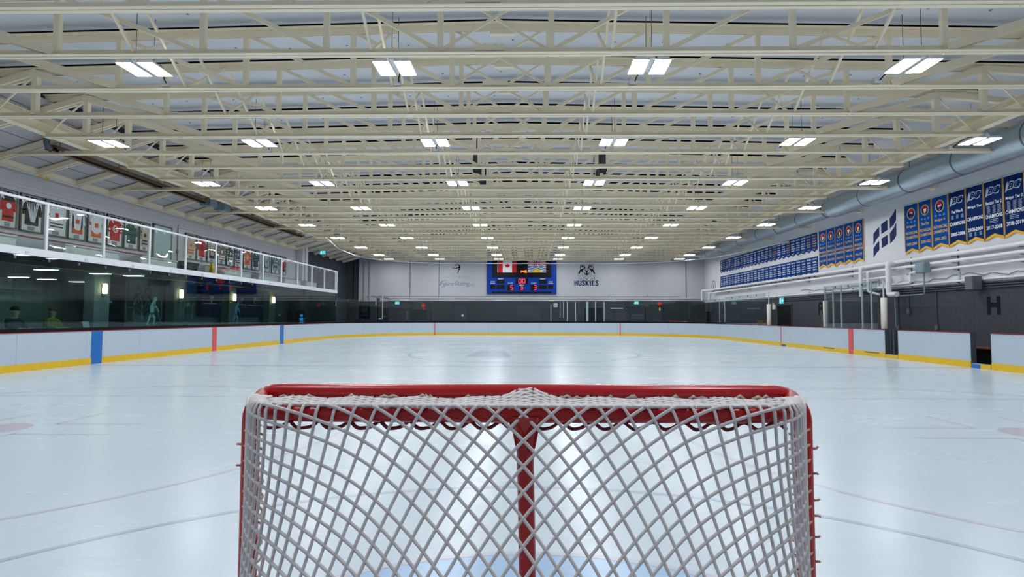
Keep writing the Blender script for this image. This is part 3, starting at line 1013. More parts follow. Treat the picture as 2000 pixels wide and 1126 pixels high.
# storage bin, caution sign, red box
t = thing('storage_bin', 'dark grey lidded storage bin on the gallery behind the glass', 'bin', (-14.55, 23.5, 3.24), 0)
b = MB()
b.add([(-0.28, -0.52, 0), (0.28, -0.52, 0), (0.28, 0.52, 0), (-0.28, 0.52, 0), (-0.33, -0.6, 0.42), (0.33, -0.6, 0.42), (0.33, 0.6, 0.42), (-0.33, 0.6, 0.42)],
      [(0, 3, 2, 1), (4, 5, 6, 7), (0, 1, 5, 4), (1, 2, 6, 5), (2, 3, 7, 6), (3, 0, 4, 7)])
obj('tub', b, 'charcoal', t)
obj('lid', MB().bbox(-0.36, 0.36, -0.64, 0.64, 0.42, 0.48, 0.02), 'black', t)
obj('handle', MB().tube([(0.33, -0.1, 0.3), (0.38, -0.08, 0.28), (0.38, 0.08, 0.28), (0.33, 0.1, 0.3)], 0.012, 6), 'steel', t)
t = thing('caution_sign', 'yellow folding wet floor sign standing on the gallery', 'sign', (-14.30, 25.3, 3.24), RZL)
for s, nm in ((-1, 'front_leaf'), (1, 'rear_leaf')):
    lf = MB().plate([(-0.16, 0), (-0.10, 0.03), (0.10, 0.03), (0.16, 0), (0.11, 0.60), (0.07, 0.64), (-0.07, 0.64), (-0.11, 0.60)], -0.012, 0.012)
    lf.move(m=Matrix.Rotation(R(14 * s), 4, 'X'))
    lf.move(dy=s * 0.17)
    p = obj(nm, lf, 'yel', t)
    if s < 0:
        pr = MB()
        pr.stroke([(-0.075, 0.25), (0, 0.40), (0.075, 0.25), (-0.075, 0.25)], 0.02, -0.016, -0.012)
        pr.stroke([(0, 0.29), (0, 0.36)], 0.022, -0.016, -0.012)
        text(pr, 'CAUTION', 0, 0.53, 0.14, 0.06, -0.016)
        text(pr, 'WET', 0, 0.15, 0.12, 0.07, -0.016)
        pr.move(m=Matrix.Rotation(R(-14), 4, 'X'))
        pr.move(dy=-0.17)
        obj('print', pr, 'blackprint', p)
t = thing('red_box', 'small orange-red box on the gallery bench', 'box', (-14.22, 27.0, 3.66), 0)
obj('carton', MB().bbox(-0.12, 0.12, -0.18, 0.18, 0, 0.12, 0.01), 'orange', t)
obj('lid', MB().bbox(-0.13, 0.13, -0.19, 0.19, 0.12, 0.15, 0.01), 'red', t)
# gallery door
t = thing('gallery_door', 'pale teal door in the gallery wall between the jersey frames', 'door', (XL + 0.003, 23.7, 3.24), RZL)
obj('door_leaf', MB().bbox(-0.55, 0.55, -0.05, 0.0, 0, 2.0, 0.01), mat('pale_teal_door', rgb(168, 196, 194), 0.5), t)
obj('door_frame', MB().box(-0.62, -0.55, -0.06, 0, 0, 2.06).box(0.55, 0.62, -0.06, 0, 0, 2.06).box(-0.62, 0.62, -0.06, 0, 2.0, 2.06), 'grey', t)
obj('handle', MB().tube([(0.42, -0.05, 1.0), (0.42, -0.09, 1.0), (0.30, -0.09, 1.0)], 0.012, 6), 'steel', t)
t = thing('wall_conduit', 'thin dark conduit with switch box beside the gallery door', 'conduit', (XL, 24.75, 3.24), RZL)
obj('conduit', MB().tube([(0, -0.03, 0.1), (0, -0.03, 2.3)], 0.016, 6), 'dkgrey', t)
obj('switch_box', MB().bbox(-0.06, 0.06, -0.06, 0, 1.0, 1.15, 0.01), 'grey', t)

# framed jerseys: (y centre, width, body colour, trim colour, design)
FR = [(16.55, .60, 'red', 'blackprint', 0), (17.36, .79, 'blackprint', 'white', 1), (18.28, .86, 'white', 'blackprint', 2), (19.13, .76, 'white', 'navyprint', 3),
      (19.98, .76, 'white', 'orange', 4), (20.91, .80, 'red', 'white', 5), (21.78, .79, 'green', 'navyprint', 6), (22.55, .58, 'tan', 'blackprint', 7),
      (25.66, .78, 'tan', 'orange', 7), (26.52, .79, 'red', 'blackprint', 5), (27.40, .80, 'tan', 'navyprint', 3), (28.27, .76, 'bench', 'white', 7),
      (29.09, .70, 'charcoal', 'white', 7), (29.86, .64, 'navyprint', 'white', 2), (30.87, .84, 'orange', 'white', 5), (31.82, .84, 'navyprint', 'green', 6),
      (33.09, .84, 'silver', 'green', 3), (34.30, .95, 'green', 'silver', 6), (35.40, .74, 'red', 'navyprint', 4)]
FL = ['red jersey with black yoke in the frame nearest the camera', 'black jersey with fanned white diagonal stripes in a frame', 'white jersey with black hem bars in a wall frame',
      'white jersey with navy sides and orange hem in a frame', 'white jersey with broad orange curved hem in a frame', 'plain red jersey with round white crest in a frame',
      'green and navy jersey in a wall frame left of the cream one', 'cream jersey with black sleeve bars beside the gallery door', 'cream jersey with orange bars just beyond the gallery door',
      'red and black jersey above the yellow caution sign', 'tan jersey with navy sides in the frame past the caution sign', 'brown jersey with white bars in a gallery frame',
      'charcoal jersey with white bars in a narrow gallery frame', 'navy jersey with white chest bars in a narrow frame', 'orange-red jersey with round white crest farther along the gallery',
      'dark navy jersey with green bands farther along the gallery', 'silver grey jersey with green sides near the big column', 'dark green jersey with silver bands near the big column',
      'last framed red jersey before the big white column']
JS = [(-0.13, 0.80), (0.13, 0.80), (0.30, 0.70), (0.40, 0.36), (0.30, 0.32), (0.25, 0.50), (0.25, 0.02), (-0.25, 0.02), (-0.25, 0.50), (-0.30, 0.32), (-0.40, 0.36), (-0.30, 0.70)]
for (yc, w, c1, c2, ds), lb in zip(FR, FL):
    t = thing('jersey_frame', lb, 'framed jersey', (XL + 0.03, yc, 4.07), RZL, 'framed jerseys on the gallery wall')
    obj('backing', MB().box(-w / 2, w / 2, -0.03, 0.0, 0, 1.16), 'frameglass', t)
    obj('frame', MB().box(-w / 2, -w / 2 + 0.03, -0.06, 0, 0, 1.16).box(w / 2 - 0.03, w / 2, -0.06, 0, 0, 1.16).box(-w / 2, w / 2, -0.06, 0, 0, 0.03).box(-w / 2, w / 2, -0.06, 0, 1.13, 1.16), 'grey', t)
    hd = obj('name_strip', MB().box(-w / 2 + 0.03, w / 2 - 0.03, -0.036, -0.03, 1.00, 1.13), 'strip', t)
    lm = MB()
    for k in range(3):
        lm.box(-w * 0.30 + k * w * 0.2, -w * 0.30 + k * w * 0.2 + w * 0.16, -0.038, -0.036, 1.04, 1.09)
    obj('name_line', lm, 'blackprint', hd)
    obj('plaque', MB().box(-0.12 * w / 0.8, 0.12 * w / 0.8, -0.036, -0.03, 0.05, 0.17), 'strip', t)
    q = w / 0.86
    jb = MB().plate([(x * q, 0.19 + z * 0.98) for x, z in JS], -0.055, -0.03)
    j = obj('jersey', jb, c1, t)
    d = MB()
    ya, yb = -0.060, -0.055
    Z = lambda z: 0.19 + z * 0.98
    if ds == 0:
        d.plate([(-0.30 * q, Z(0.69)), (-0.13 * q, Z(0.79)), (0.13 * q, Z(0.79)), (0.30 * q, Z(0.69)), (0.28 * q, Z(0.62)), (-0.28 * q, Z(0.62))], ya, yb)
        d.box(-0.25 * q, 0.25 * q, ya, yb, Z(0.12), Z(0.18))
        obj('crest', MB().plate([(-0.0 + a, b) for a, b in arc(0, Z(0.48), 0.09, 0, 350, 12)], ya - 0.004, ya), 'white', j)
    elif ds == 1:
        for k in range(-3, 4):
            d.stroke([(k * 0.075 * q, Z(0.74)), (k * 0.02 * q + 0.02, Z(0.12))], 0.026, ya, yb)
    elif ds == 2:
        for zz in (0.10, 0.20):
            d.box(-0.25 * q, 0.25 * q, ya, yb, Z(zz), Z(zz + 0.04))
        for s in (-1, 1):
            d.box(min(s * .28, s * .37) * q, max(s * .28, s * .37) * q, ya, yb, Z(0.46), Z(0.52))
        obj('crest', MB().box(-0.07, 0.07, ya, yb, Z(0.40), Z(0.58)), 'red' if c1 == 'white' else 'silver', j)
    elif ds in (3, 4):
        for s in (-1, 1):
            d.plate([(s * 0.25 * q, Z(0.70)), (s * 0.19 * q, Z(0.60)), (s * 0.15 * q, Z(0.1)), (s * 0.25 * q, Z(0.1))], ya, yb) if ds == 3 else d.box(min(s * .27, s * .36) * q, max(s * .27, s * .36) * q, ya, yb, Z(0.42), Z(0.54))
        obj('hem', MB().plate([(-0.25 * q, Z(0.02)), (0.25 * q, Z(0.02)), (0.25 * q, Z(0.24)), (0.08 * q, Z(0.14)), (-0.08 * q, Z(0.14)), (-0.25 * q, Z(0.24))], ya - .002, yb - .002), 'orange' if c1 == 'white' else c2, j)
        obj('crest', MB().box(-0.08, 0.08, ya, yb, Z(0.36), Z(0.52)), 'orange' if c1 == 'white' else c2, j)
    elif ds == 5:
        d.stroke(arc(0, Z(0.46), 0.12, 0, 360, 18), 0.03, ya, yb)
        d.stroke([(-0.05, Z(0.40)), (-0.05, Z(0.52))], 0.03, ya, yb)
        d.stroke([(0.05, Z(0.40)), (0.05, Z(0.52))], 0.03, ya, yb)
        for s in (-1, 1):
            d.stroke([(s * 0.28 * q, Z(0.40)), (s * 0.37 * q, Z(0.44))], 0.05, ya, yb)
    elif ds == 6:
        for zz in (0.05, 0.32, 0.52):
            d.box(-0.25 * q, 0.25 * q, ya, yb, Z(zz), Z(zz + 0.10))
    else:
        for zz in (0.08, 0.20):
            d.box(-0.25 * q, 0.25 * q, ya, yb, Z(zz), Z(zz + 0.06))
        for s in (-1, 1):
            for zz in (0.42, 0.54):
                d.box(min(s * .27, s * .36) * q, max(s * .27, s * .36) * q, ya, yb, Z(zz), Z(zz + 0.05))
        d.plate(arc(0, Z(0.46), 0.08, 0, 340, 10), ya, yb)
    obj('trim', d, c2, j)
# white pipe with yellow labels high on the gallery wall
t = thing('labelled_pipe', 'slim white pipe with yellow labels high along the gallery wall', 'pipe', (0, 0, 0), 0)
obj('pipe_run', MB().tube([(XL + 0.16, 6, 5.86), (XL + 0.16, 27.2, 5.86), (XL + 0.16, 27.3, 5.80), (XL + 0.16, 27.3, 5.45)], 0.022, 8), 'pipe', t, True)
for y in (17.5, 17.75, 21.8, 27.0):
    obj('label_band', MB().tube([(XL + 0.16, y - 0.08, 5.86), (XL + 0.16, y + 0.08, 5.86)], 0.027, 8), 'yel', t)
# big white column at the end of the gallery
t = thing('gallery_column', 'broad white boxed column at the far end of the gallery', 'column', (XL + 0.01, 38.0, 0), 0)
obj('shaft', MB().bbox(0, 0.45, -0.55, 0.42, 3.24, 6.55, 0.02), 'clad', t)
obj('capital', MB().bbox(-0.0, 0.75, -0.30, 0.30, 6.55, 6.95, 0.02), 'cream', t)
obj('pipe_run', MB().tube([(0.52, -0.2, 3.24), (0.52, -0.2, 4.9), (0.50, -0.1, 5.1), (0.50, -0.1, 6.5)], 0.06, 8), 'pipe', t, True)
t = thing('folding_chair', 'dark folding chair standing before the white column', 'chair', (-14.3, 38.3, 3.24), R(60))
obj('seat', MB().bbox(-0.2, 0.2, -0.2, 0.2, 0.43, 0.46, 0.01), 'charcoal', t)
obj('backrest', MB().bbox(-0.2, 0.2, 0.17, 0.2, 0.60, 0.85, 0.01), 'charcoal', t)
for sx in (-1, 1):
    obj('leg', MB().tube([(sx * 0.2, -0.2, 0), (sx * 0.2, 0.19, 0.62), (sx * 0.2, 0.2, 0.85)], 0.013, 6), 'dkgrey', t)
    obj('leg', MB().tube([(sx * 0.18, 0.22, 0), (sx * 0.18, -0.18, 0.43)], 0.013, 6), 'dkgrey', t)
# infrared tube heaters over the gallery edge
def heater(y0, y1, flip, lb, flue):
    t = thing('tube_heater', lb, 'heater', (-13.62, 0, 6.20), 0, 'ceiling tube heaters')
    sec = [(-0.20, -0.02), (-0.13, 0.12), (0.13, 0.12), (0.20, -0.02), (0.185, -0.02), (0.12, 0.105), (-0.12, 0.105), (-0.185, -0.02)]
    m = MB()
    n = len(sec)
    m.add([(x, y0, z) for x, z in sec] + [(x, y1, z) for x, z in sec], [tuple(range(n)), tuple(reversed(range(n, 2 * n)))] + [(i, i + n, (i + 1) % n + n, (i + 1) % n) for i in range(n)])
    obj('reflector', m, 'brown', t)
    obj('radiant_tube', MB().tube([(0, y0 + 0.02, 0.02), (0, y1 - 0.02, 0.02)], 0.05, 10), 'black', t, True)
    ye = y1 if not flip else y0
    q = 1 if not flip else -1
    bx = obj('burner_box', MB().bbox(-0.22, 0.22, min(ye, ye + q * 0.55), max(ye, ye + q * 0.55), -0.10, 0.20, 0.015), 'bluegrey', t)
    obj('louvre', MB().box(-0.12, 0.12, ye + q * 0.2, ye + q * 0.4, -0.115, -0.098), 'steel', bx)
    k = int((y1 - y0) / 2)
    for i in range(k + 1):
        y = y0 + 0.3 + (y1 - y0 - 0.6) * i / k
        obj('hanger_rod', MB().tube([(0, y, 0.11), (0.0, y, 0.42)], 0.008, 5), 'dkgrey', t)
    if flue:
        f = obj('flue_pipe', MB().tube([(0, y0 - 0.02, 0.02), (0, y0 - 0.12, 0.03), (0, y0 - 0.16, 0.12), (0, y0 - 0.16, 0.62)], 0.075, 12), 'flue', t, True)
        obj('flue_collar', MB().lathe([(0.08, 0.56), (0.11, 0.60), (0.11, 0.70), (0.08, 0.76)], (0, y0 - 0.16, 0), 'z', 14), 'flue', f, True)
heater(15.75, 23.4, False, 'long brown tube heater over the gallery edge with upright flue', True)
heater(25.05, 33.5, True, 'farther brown tube heater running on from the burner boxes', False)

# ---------------------------------------------------------------- round duct, pipes and boxes on the right
def duct():
    t = thing('spiral_duct', 'big galvanised spiral duct running under the roof over the banners', 'duct', (13.35, 0, 6.28), 0)
    for k, (ya, yb, r0, r1) in enumerate(((6.0, 25.0, 0.42, 0.42), (25.0, 25.5, 0.42, 0.33), (25.5, 44.4, 0.33, 0.33))):
        m = MB()
        n = 36
        rows = max(2, int((yb - ya) / 0.075))
        vs, fs = [], []
        for i in range(rows + 1):
            y = ya + (yb - ya) * i / rows
            r = r0 + (r1 - r0) * i / rows + (0.012 if i % 2 and k != 1 else 0)
            for j in range(n):
                a = 2 * pi * j / n
                vs.append((r * cos(a), y, r * sin(a)))
        for i in range(rows):
            for j in range(n):
                fs.append((i * n + j, i * n + (j + 1) % n, (i + 1) * n + (j + 1) % n, (i + 1) * n + j))
        obj('duct_section', m.add(vs, fs), 'galv', t, True)
    for y in (10.0, 12.5, 15.0, 17.5, 20.0, 22.5, 25.5, 28.0, 30.5, 33.0, 36.0, 39.5, 42.5):
        r = 0.432 if y < 25.2 else 0.345
        obj('band', MB().lathe([(r - 0.01, -0.03), (r + 0.006, -0.022), (r + 0.006, 0.022), (r - 0.01, 0.03)], (0, y, 0), 'y', 36), 'galvband', t, True)
        obj('hanger_rod', MB().tube([(0, y, r), (0, y, 0.72)], 0.01, 5), 'dkgrey', t)
    g = obj('end_grille', MB().lathe([(0.30, 0), (0.34, 0.02), (0.34, 0.14), (0.30, 0.16)], (0, 44.4, 0), 'y', 24), 'galvband', t)
    b = MB()
    for k in range(-3, 4):
        b.box(-0.28, 0.28, 44.56, 44.58, k * 0.075 - 0.012, k * 0.075 + 0.012)
    obj('grille_bar', b, 'dkgrey', g)
duct()
def pipe(lb, pts, r, m='pipe', hang=True, g='wall pipes'):
    t = thing('wall_pipe', lb, 'pipe', (0, 0, 0), 0, g)
    obj('pipe_run', MB().tube(pts, r, 12), m, t, True)
    if hang:
        for y in [y for y in (9.5, 12.0, 14.5, 16.9, 19.6, 22.0, 26.0, 30.0, 34.0, 38.0, 42.0) if min(p[1] for p in pts) < y < max(p[1] for p in pts)]:
            z = pts[0][2]
            obj('bracket', MB().box(pts[0][0] - r - 0.012, XR - 0.002, y - 0.025, y + 0.025, z - r - 0.02, z - r).box(XR - 0.02, XR - 0.002, y - 0.03, y + 0.03, z - r - 0.06, z + r + 0.06), 'grey', t)
def elbow(a, b, c, r=0.12, n=5):
    """rounded corner at b between a and c"""
    a, b, c = Vector(a), Vector(b), Vector(c)
    u, v = (a - b).normalized(), (c - b).normalized()
    return [tuple(b + u * r * (1 - t) ** 2 + v * r * t ** 2) for t in [i / n for i in range(n + 1)]]
def bent(pts, r=0.12):
    o = [pts[0]]
    for i in range(1, len(pts) - 1):
        o += elbow(pts[i - 1], pts[i], pts[i + 1], r)
    return o + [pts[-1]]
px_ = XR - 0.16
pipe('uppermost thick white pipe running along the wall under the banners', bent([(px_, 5, 3.64), (px_, 46.2, 3.64), (px_ - 0.5, 46.6, 3.64), (px_ - 0.5, 46.6, 2.8)]), 0.075)
pipe('second thick white pipe below the uppermost one', bent([(px_, 5, 3.40), (px_, 45.2, 3.40), (px_ - 0.35, 45.2, 3.40), (px_ - 0.35, 45.2, 2.75)]), 0.062)
pipe('third white pipe ending in a drop past the blue-grey box', bent([(px_ + 0.03, 5, 3.16), (px_ + 0.03, 21.9, 3.16), (px_ + 0.03, 21.9, 2.78), (px_ + 0.03, 23.2, 2.78), (px_ + 0.03, 23.2, 3.10), (px_ + 0.03, 25.2, 3.10)], 0.08), 0.05)
pipe('stout white pipe dropping from the upper pipe beside the thick pad', bent([(px_, 22.8, 3.60), (px_ - 0.24, 22.8, 3.60), (px_ - 0.24, 22.8, 2.36), (px_ - 0.24, 22.3, 2.36)], 0.1), 0.10, 'pipe', False)
pipe('thinner white pipe dropping behind the penalty box glass', bent([(px_, 24.7, 3.58), (px_ - 0.24, 24.7, 3.58), (px_ - 0.24, 24.7, 2.35)], 0.1), 0.075, 'pipe', False)
pipe('slim white pipe dropping beside the thinner drop', bent([(px_, 24.25, 3.38), (px_ - 0.2, 24.25, 3.38), (px_ - 0.2, 24.25, 2.55), (px_ - 0.2, 23.5, 2.40)], 0.1), 0.05, 'pipe', False)
pipe('long white pipe along the line where the wall turns charcoal', [(XR - 0.06, 5, 2.70), (XR - 0.06, 47.5, 2.70)], 0.04)
for q, (z, lb) in enumerate(((2.58, 'upper dark conduit just under the white paint line'), (2.50, 'middle dark conduit just under the white paint line'), (2.42, 'lower dark conduit just under the white paint line'))):
    pipe(lb, [(XR - 0.04, 5, z), (XR - 0.04, 33.5, z)], 0.022, 'dkgrey', False, 'dark conduits')
for k, (y, z0, lb) in enumerate(((22.85, 1.1, 'dark upright conduit with a small box beside the thick pad'), (22.2, 1.75, 'short dark upright conduit with small box'), (20.7, 1.15, 'dark upright conduit on the charcoal wall halfway to the letter'))):
    t = thing('upright_conduit', lb, 'conduit', (XR - 0.03, y, 0), RZR, 'dark conduits')
    obj('conduit', MB().tube([(0, -0.0, z0), (0, 0.0, 2.42)], 0.022, 8), 'dkgrey', t, True)
    obj('outlet_box', MB().bbox(-0.07, 0.07, -0.05, 0.02, z0 - 0.14, z0 + 0.04, 0.008), 'grey', t)
t = thing('electrical_box', 'blue-grey electrical box with conduit on the white wall', 'box', (XR, 20.9, 3.08), RZR)
obj('cabinet', MB().bbox(-0.24, 0.24, -0.46, -0.25, 0, 0.38, 0.01), 'bluegrey', t)
obj('door', MB().bbox(-0.21, 0.21, -0.475, -0.462, 0.03, 0.35, 0.006), 'bluegrey', t)
obj('conduit', MB().tube(bent([(0.05, -0.34, 0), (0.05, -0.34, -0.78), (-1.62, -0.34, -0.78), (-1.62, -0.34, -2.0)], 0.1), 0.022, 8), 'bluegrey', t, True)
t = thing('junction_cabinet', 'charcoal junction cabinet at the white paint line above the letter H', 'cabinet', (XR, 18.65, 2.36), RZR)
obj('cabinet', MB().bbox(-0.17, 0.17, -0.42, -0.11, 0, 0.44, 0.012), 'grey', t)
obj('cover', MB().bbox(-0.15, 0.15, -0.435, -0.422, 0.02, 0.42, 0.006), 'grey', t)
obj('bracket', MB().box(-0.12, 0.12, -0.11, 0.0, 0.10, 0.20), 'dkgrey', t)
# sagging cables on the white wall
for y0, y1, z, lb in ((15.0, 19.5, 2.95, 'sagging grey cable on the white wall nearest the camera'), (19.5, 24.0, 2.92, 'sagging grey cable on the white wall near the blue-grey box'), (24.0, 31.0, 2.95, 'sagging grey cable on the white wall behind the penalty glass')):
    t = thing('sagging_cable', lb, 'cable', (XR - 0.03, y0 + 0.05, z), 0, 'sagging cables')
    obj('cable', MB().tube([(0, (y1 - y0 - 0.1) * i / 14, -0.13 * sin(pi * i / 14) + 0.05 * sin(i * 2.1)) for i in range(15)], 0.012, 5), 'grey', t)
    obj('hook', MB().box(-0.02, 0.028, -0.03, 0.03, -0.17, 0.10), 'silver', t)
# doorway with exit sign, lectern
t = thing('doorway', 'dark open doorway in the charcoal wall below the lit exit sign', 'doorway', (XR, 33.0, 0), RZR)
obj('opening', MB().box(-0.9, 0.9, -0.012, -0.002, 0, 2.16), 'black', t)
obj('frame', MB().box(-0.97, -0.9, -0.05, 0, 0, 2.21).box(0.9, 0.97, -0.05, 0, 0, 2.21).box(-0.97, 0.97, -0.05, 0, 2.16, 2.21), 'dkgrey', t)
def exit_sign(x, y, z, rz, lb, arrow=True, s=1.0):
    t = thing('exit_sign', lb, 'exit sign', (x, y, z), rz, 'teal exit signs')
    obj('housing', MB().bbox(-0.19 * s, 0.19 * s, -0.09, -0.0, -0.13 * s, 0.13 * s, 0.015), 'grey', t)
    f = obj('face', MB().box(-0.175 * s, 0.175 * s, -0.098, -0.090, -0.115 * s, 0.115 * s), 'exit', t)
    g = MB()
    # running figure and arrow
    g.plate([(-0.09 * s + a, b) for a, b in arc(0.015 * s, 0.070 * s, 0.022 * s, 0, 330, 8)], -0.102, -0.098)
    g.stroke([(-0.08 * s, 0.04 * s), (-0.095 * s, -0.015 * s), (-0.06 * s, -0.05 * s), (-0.075 * s, -0.09 * s)], 0.024 * s, -0.102, -0.098)
    g.stroke([(-0.095 * s, -0.01 * s), (-0.12 * s, -0.055 * s), (-0.15 * s, -0.055 * s)], 0.022 * s, -0.102, -0.098)
    g.stroke([(-0.12 * s, 0.0), (-0.12 * s, 0.03 * s), (-0.08 * s, 0.035 * s), (-0.045 * s, 0.01 * s)], 0.018 * s, -0.102, -0.098)
    if arrow:
        g.stroke([(0.02 * s, 0), (0.14 * s, 0)], 0.035 * s, -0.102, -0.098)
        g.plate([(0.10 * s, 0.06 * s), (0.16 * s, 0), (0.10 * s, -0.06 * s)], -0.102, -0.098)
    else:
        g.stroke([(0.02 * s, -0.09 * s), (0.02 * s, 0.08 * s), (0.10 * s, 0.08 * s), (0.10 * s, -0.09 * s)], 0.02 * s, -0.102, -0.098)
    obj('pictogram', g, 'exitw', f)
exit_sign(XR, 33.2, 2.43, RZR, 'lit teal exit sign over the dark doorway on the banner wall', True, 1.55)
t = thing('emergency_lamp', 'small white emergency lamp left of the doorway', 'lamp', (XR, 34.3, 2.1), RZR)
obj('battery_box', MB().bbox(-0.15, 0.15, -0.10, 0, -0.16, 0.12, 0.015), 'house', t)
obj('lamp_head', MB().lathe([(0.03, 0), (0.06, 0.04), (0.06, 0.08)], (-0.08, -0.06, 0.12), 'z', 12), 'house', t)
t = thing('lectern', 'open-fronted wooden scorer lectern left of the dark doorway', 'lectern', (13.7, 33.6, 0), RZR)
obj('side_panel', MB().box(-0.42, -0.38, -0.22, 0.22, 0, 1.25), 'wood', t)
obj('side_panel', MB().box(0.38, 0.42, -0.22, 0.22, 0, 1.25), 'wood', t)
obj('top', MB().bbox(-0.46, 0.46, -0.26, 0.26, 1.25, 1.29, 0.01), 'wood', t)
obj('front_rail', MB().box(-0.38, 0.38, -0.22, -0.19, 1.10, 1.25), 'wood', t)
obj('shelf', MB().box(-0.38, 0.38, -0.20, 0.22, 0.72, 0.75), 'wood', t)
t = thing('score_stand', 'black narrow stand leaning by the wooden lectern', 'stand', (14.3, 34.6, 0), RZR)
obj('upright', MB().tube([(0, 0, 0), (0.05, 0, 1.35)], 0.02, 8), 'black', t)
obj('plate', MB().bbox(-0.12, 0.20, -0.02, 0.02, 1.35, 1.75, 0.01), 'black', t)
obj('foot', MB().box(-0.2, 0.2, -0.12, 0.12, 0, 0.03), 'black', t)
# wall emblem: H flag in six curved pieces
t = thing('wall_emblem', 'navy slanted flag-shaped H emblem between the two banner groups', 'emblem', (XR, 23.7, 4.9), RZR)
EM = [[(-0.65, 0.12), (-0.45, 0.25), (-0.25, 0.36), (-0.25, -0.01), (-0.49, -0.15), (-0.66, -0.34)], [(-0.10, 0.44), (0.30, 0.56), (0.30, 0.15), (-0.10, 0.04)],
      [(0.47, 0.59), (0.71, 0.73), (0.87, 0.91), (0.86, 0.47), (0.71, 0.30), (0.47, 0.18)], [(-0.67, -0.50), (-0.48, -0.34), (-0.27, -0.23), (-0.28, -0.61), (-0.48, -0.71), (-0.68, -0.88)],
      [(-0.10, -0.16), (0.29, -0.06), (0.29, -0.43), (-0.10, -0.55)], [(0.46, -0.01), (0.70, 0.14), (0.86, 0.34), (0.85, -0.14), (0.70, -0.31), (0.46, -0.43)]]
for p in EM:
    obj('emblem_piece', MB().plate(p, -0.015, -0.001), 'navyprint', t)
t = thing('wall_ring_emblem', 'small dark blue ring emblem on the wall near the far corner', 'emblem', (XR, 45.6, 3.95), RZR)
obj('ring', MB().stroke(arc(0, 0, 0.42, 0, 360, 28), 0.05, -0.012, -0.001), 'navyprint', t)
obj('mark', MB().stroke([(-0.12, -0.18), (0, 0.2), (0.12, -0.18)], 0.07, -0.012, -0.001), 'navyprint', t)

# ---------------------------------------------------------------- banners on the right wall
def cloth(w, h, foot, seed, up):
    """hanging banner cloth with soft folds; foot = bottom outline depth, up True: notch rising in the middle"""
    rn = random.Random(seed)
    ph, am = rn.uniform(0, 6.28), rn.uniform(0.006, 0.013)
    nx, nz = 12, 6
    def yy(x, z):
        return -0.028 - am * (1 - 0.75 * (z + h) / h) * (1 + sin(x / w * 13 + ph)) - 0.002
    def zb(x):
        a = 1 - abs(x) / (w / 2)
        return -h + (foot * a if up else foot * (1 - a))
    return nx, nz, yy, zb
def banner_mesh(w, h, foot, seed, up):
    nx, nz, yy, zb = cloth(w, h, foot, seed, up)
    m = MB()
    vs = []
    for back in (0, 1):
        for i in range(nz + 1):
            for j in range(nx + 1):
                x = -w / 2 + w * j / nx
                z = zb(x) * i / nz
                vs.append((x, yy(x, z) + back * 0.006, z))
    fs = []
    q = (nx + 1) * (nz + 1)
    for i in range(nz):
        for j in range(nx):
            a = i * (nx + 1) + j
            fs.append((a, a + 1, a + nx + 2, a + nx + 1))
            fs.append((q + a, q + a + nx + 1, q + a + nx + 2, q + a + 1))
    edge = [j for j in range(nx + 1)] + [(i + 1) * (nx + 1) + nx for i in range(nz)] + [nz * (nx + 1) + j for j in range(nx - 1, -1, -1)] + [i * (nx + 1) for i in range(nz - 1, 0, -1)]
    for k in range(len(edge)):
        a, b = edge[k], edge[(k + 1) % len(edge)]
        fs.append((a, q + a, q + b, b))
    return m.add(vs, fs), yy, zb
def drape(mb, yy, lift=0.004):
    """lay flat lettering onto the folded cloth"""
    mb.v = [(x, yy(x, z) - lift + (y if abs(y) < 0.01 else 0), z) for x, y, z in mb.v]
    return mb

def crest(p, yy, cz, s):
    r1 = MB().stroke(arc(0, cz, 0.205 * s, 0, 360, 28), 0.036 * s, -0.001, 0.001)
    c = obj('crest_ring', drape(r1, yy), 'goldtext', p)
    obj('crest_field', drape(MB().plate(arc(0, cz, 0.175 * s, 0, 350, 22), 0, 0.001), yy, 0.0045), 'navy', c)
    obj('crest_crown', drape(MB().plate([(-0.11 * s, cz + 0.04 * s), (0.11 * s, cz + 0.04 * s), (0.12 * s, cz + 0.13 * s), (0.05 * s, cz + 0.17 * s), (-0.05 * s, cz + 0.17 * s), (-0.12 * s, cz + 0.13 * s)], -0.001, 0.001), yy, 0.006), 'red', c)
    obj('crest_shield', drape(MB().plate([(-0.09 * s, cz + 0.04 * s), (0.09 * s, cz + 0.04 * s), (0.085 * s, cz - 0.05 * s), (0, cz - 0.16 * s), (-0.085 * s, cz - 0.05 * s)], -0.001, 0.001), yy, 0.006), 'white', c)
    obj('crest_sun', drape(MB().plate([(-0.075 * s, cz - 0.02 * s), (0.075 * s, cz - 0.02 * s), (0.065 * s, cz - 0.06 * s), (0, cz - 0.15 * s), (-0.065 * s, cz - 0.06 * s)], -0.001, 0.001), yy, 0.0075), 'yel', c)

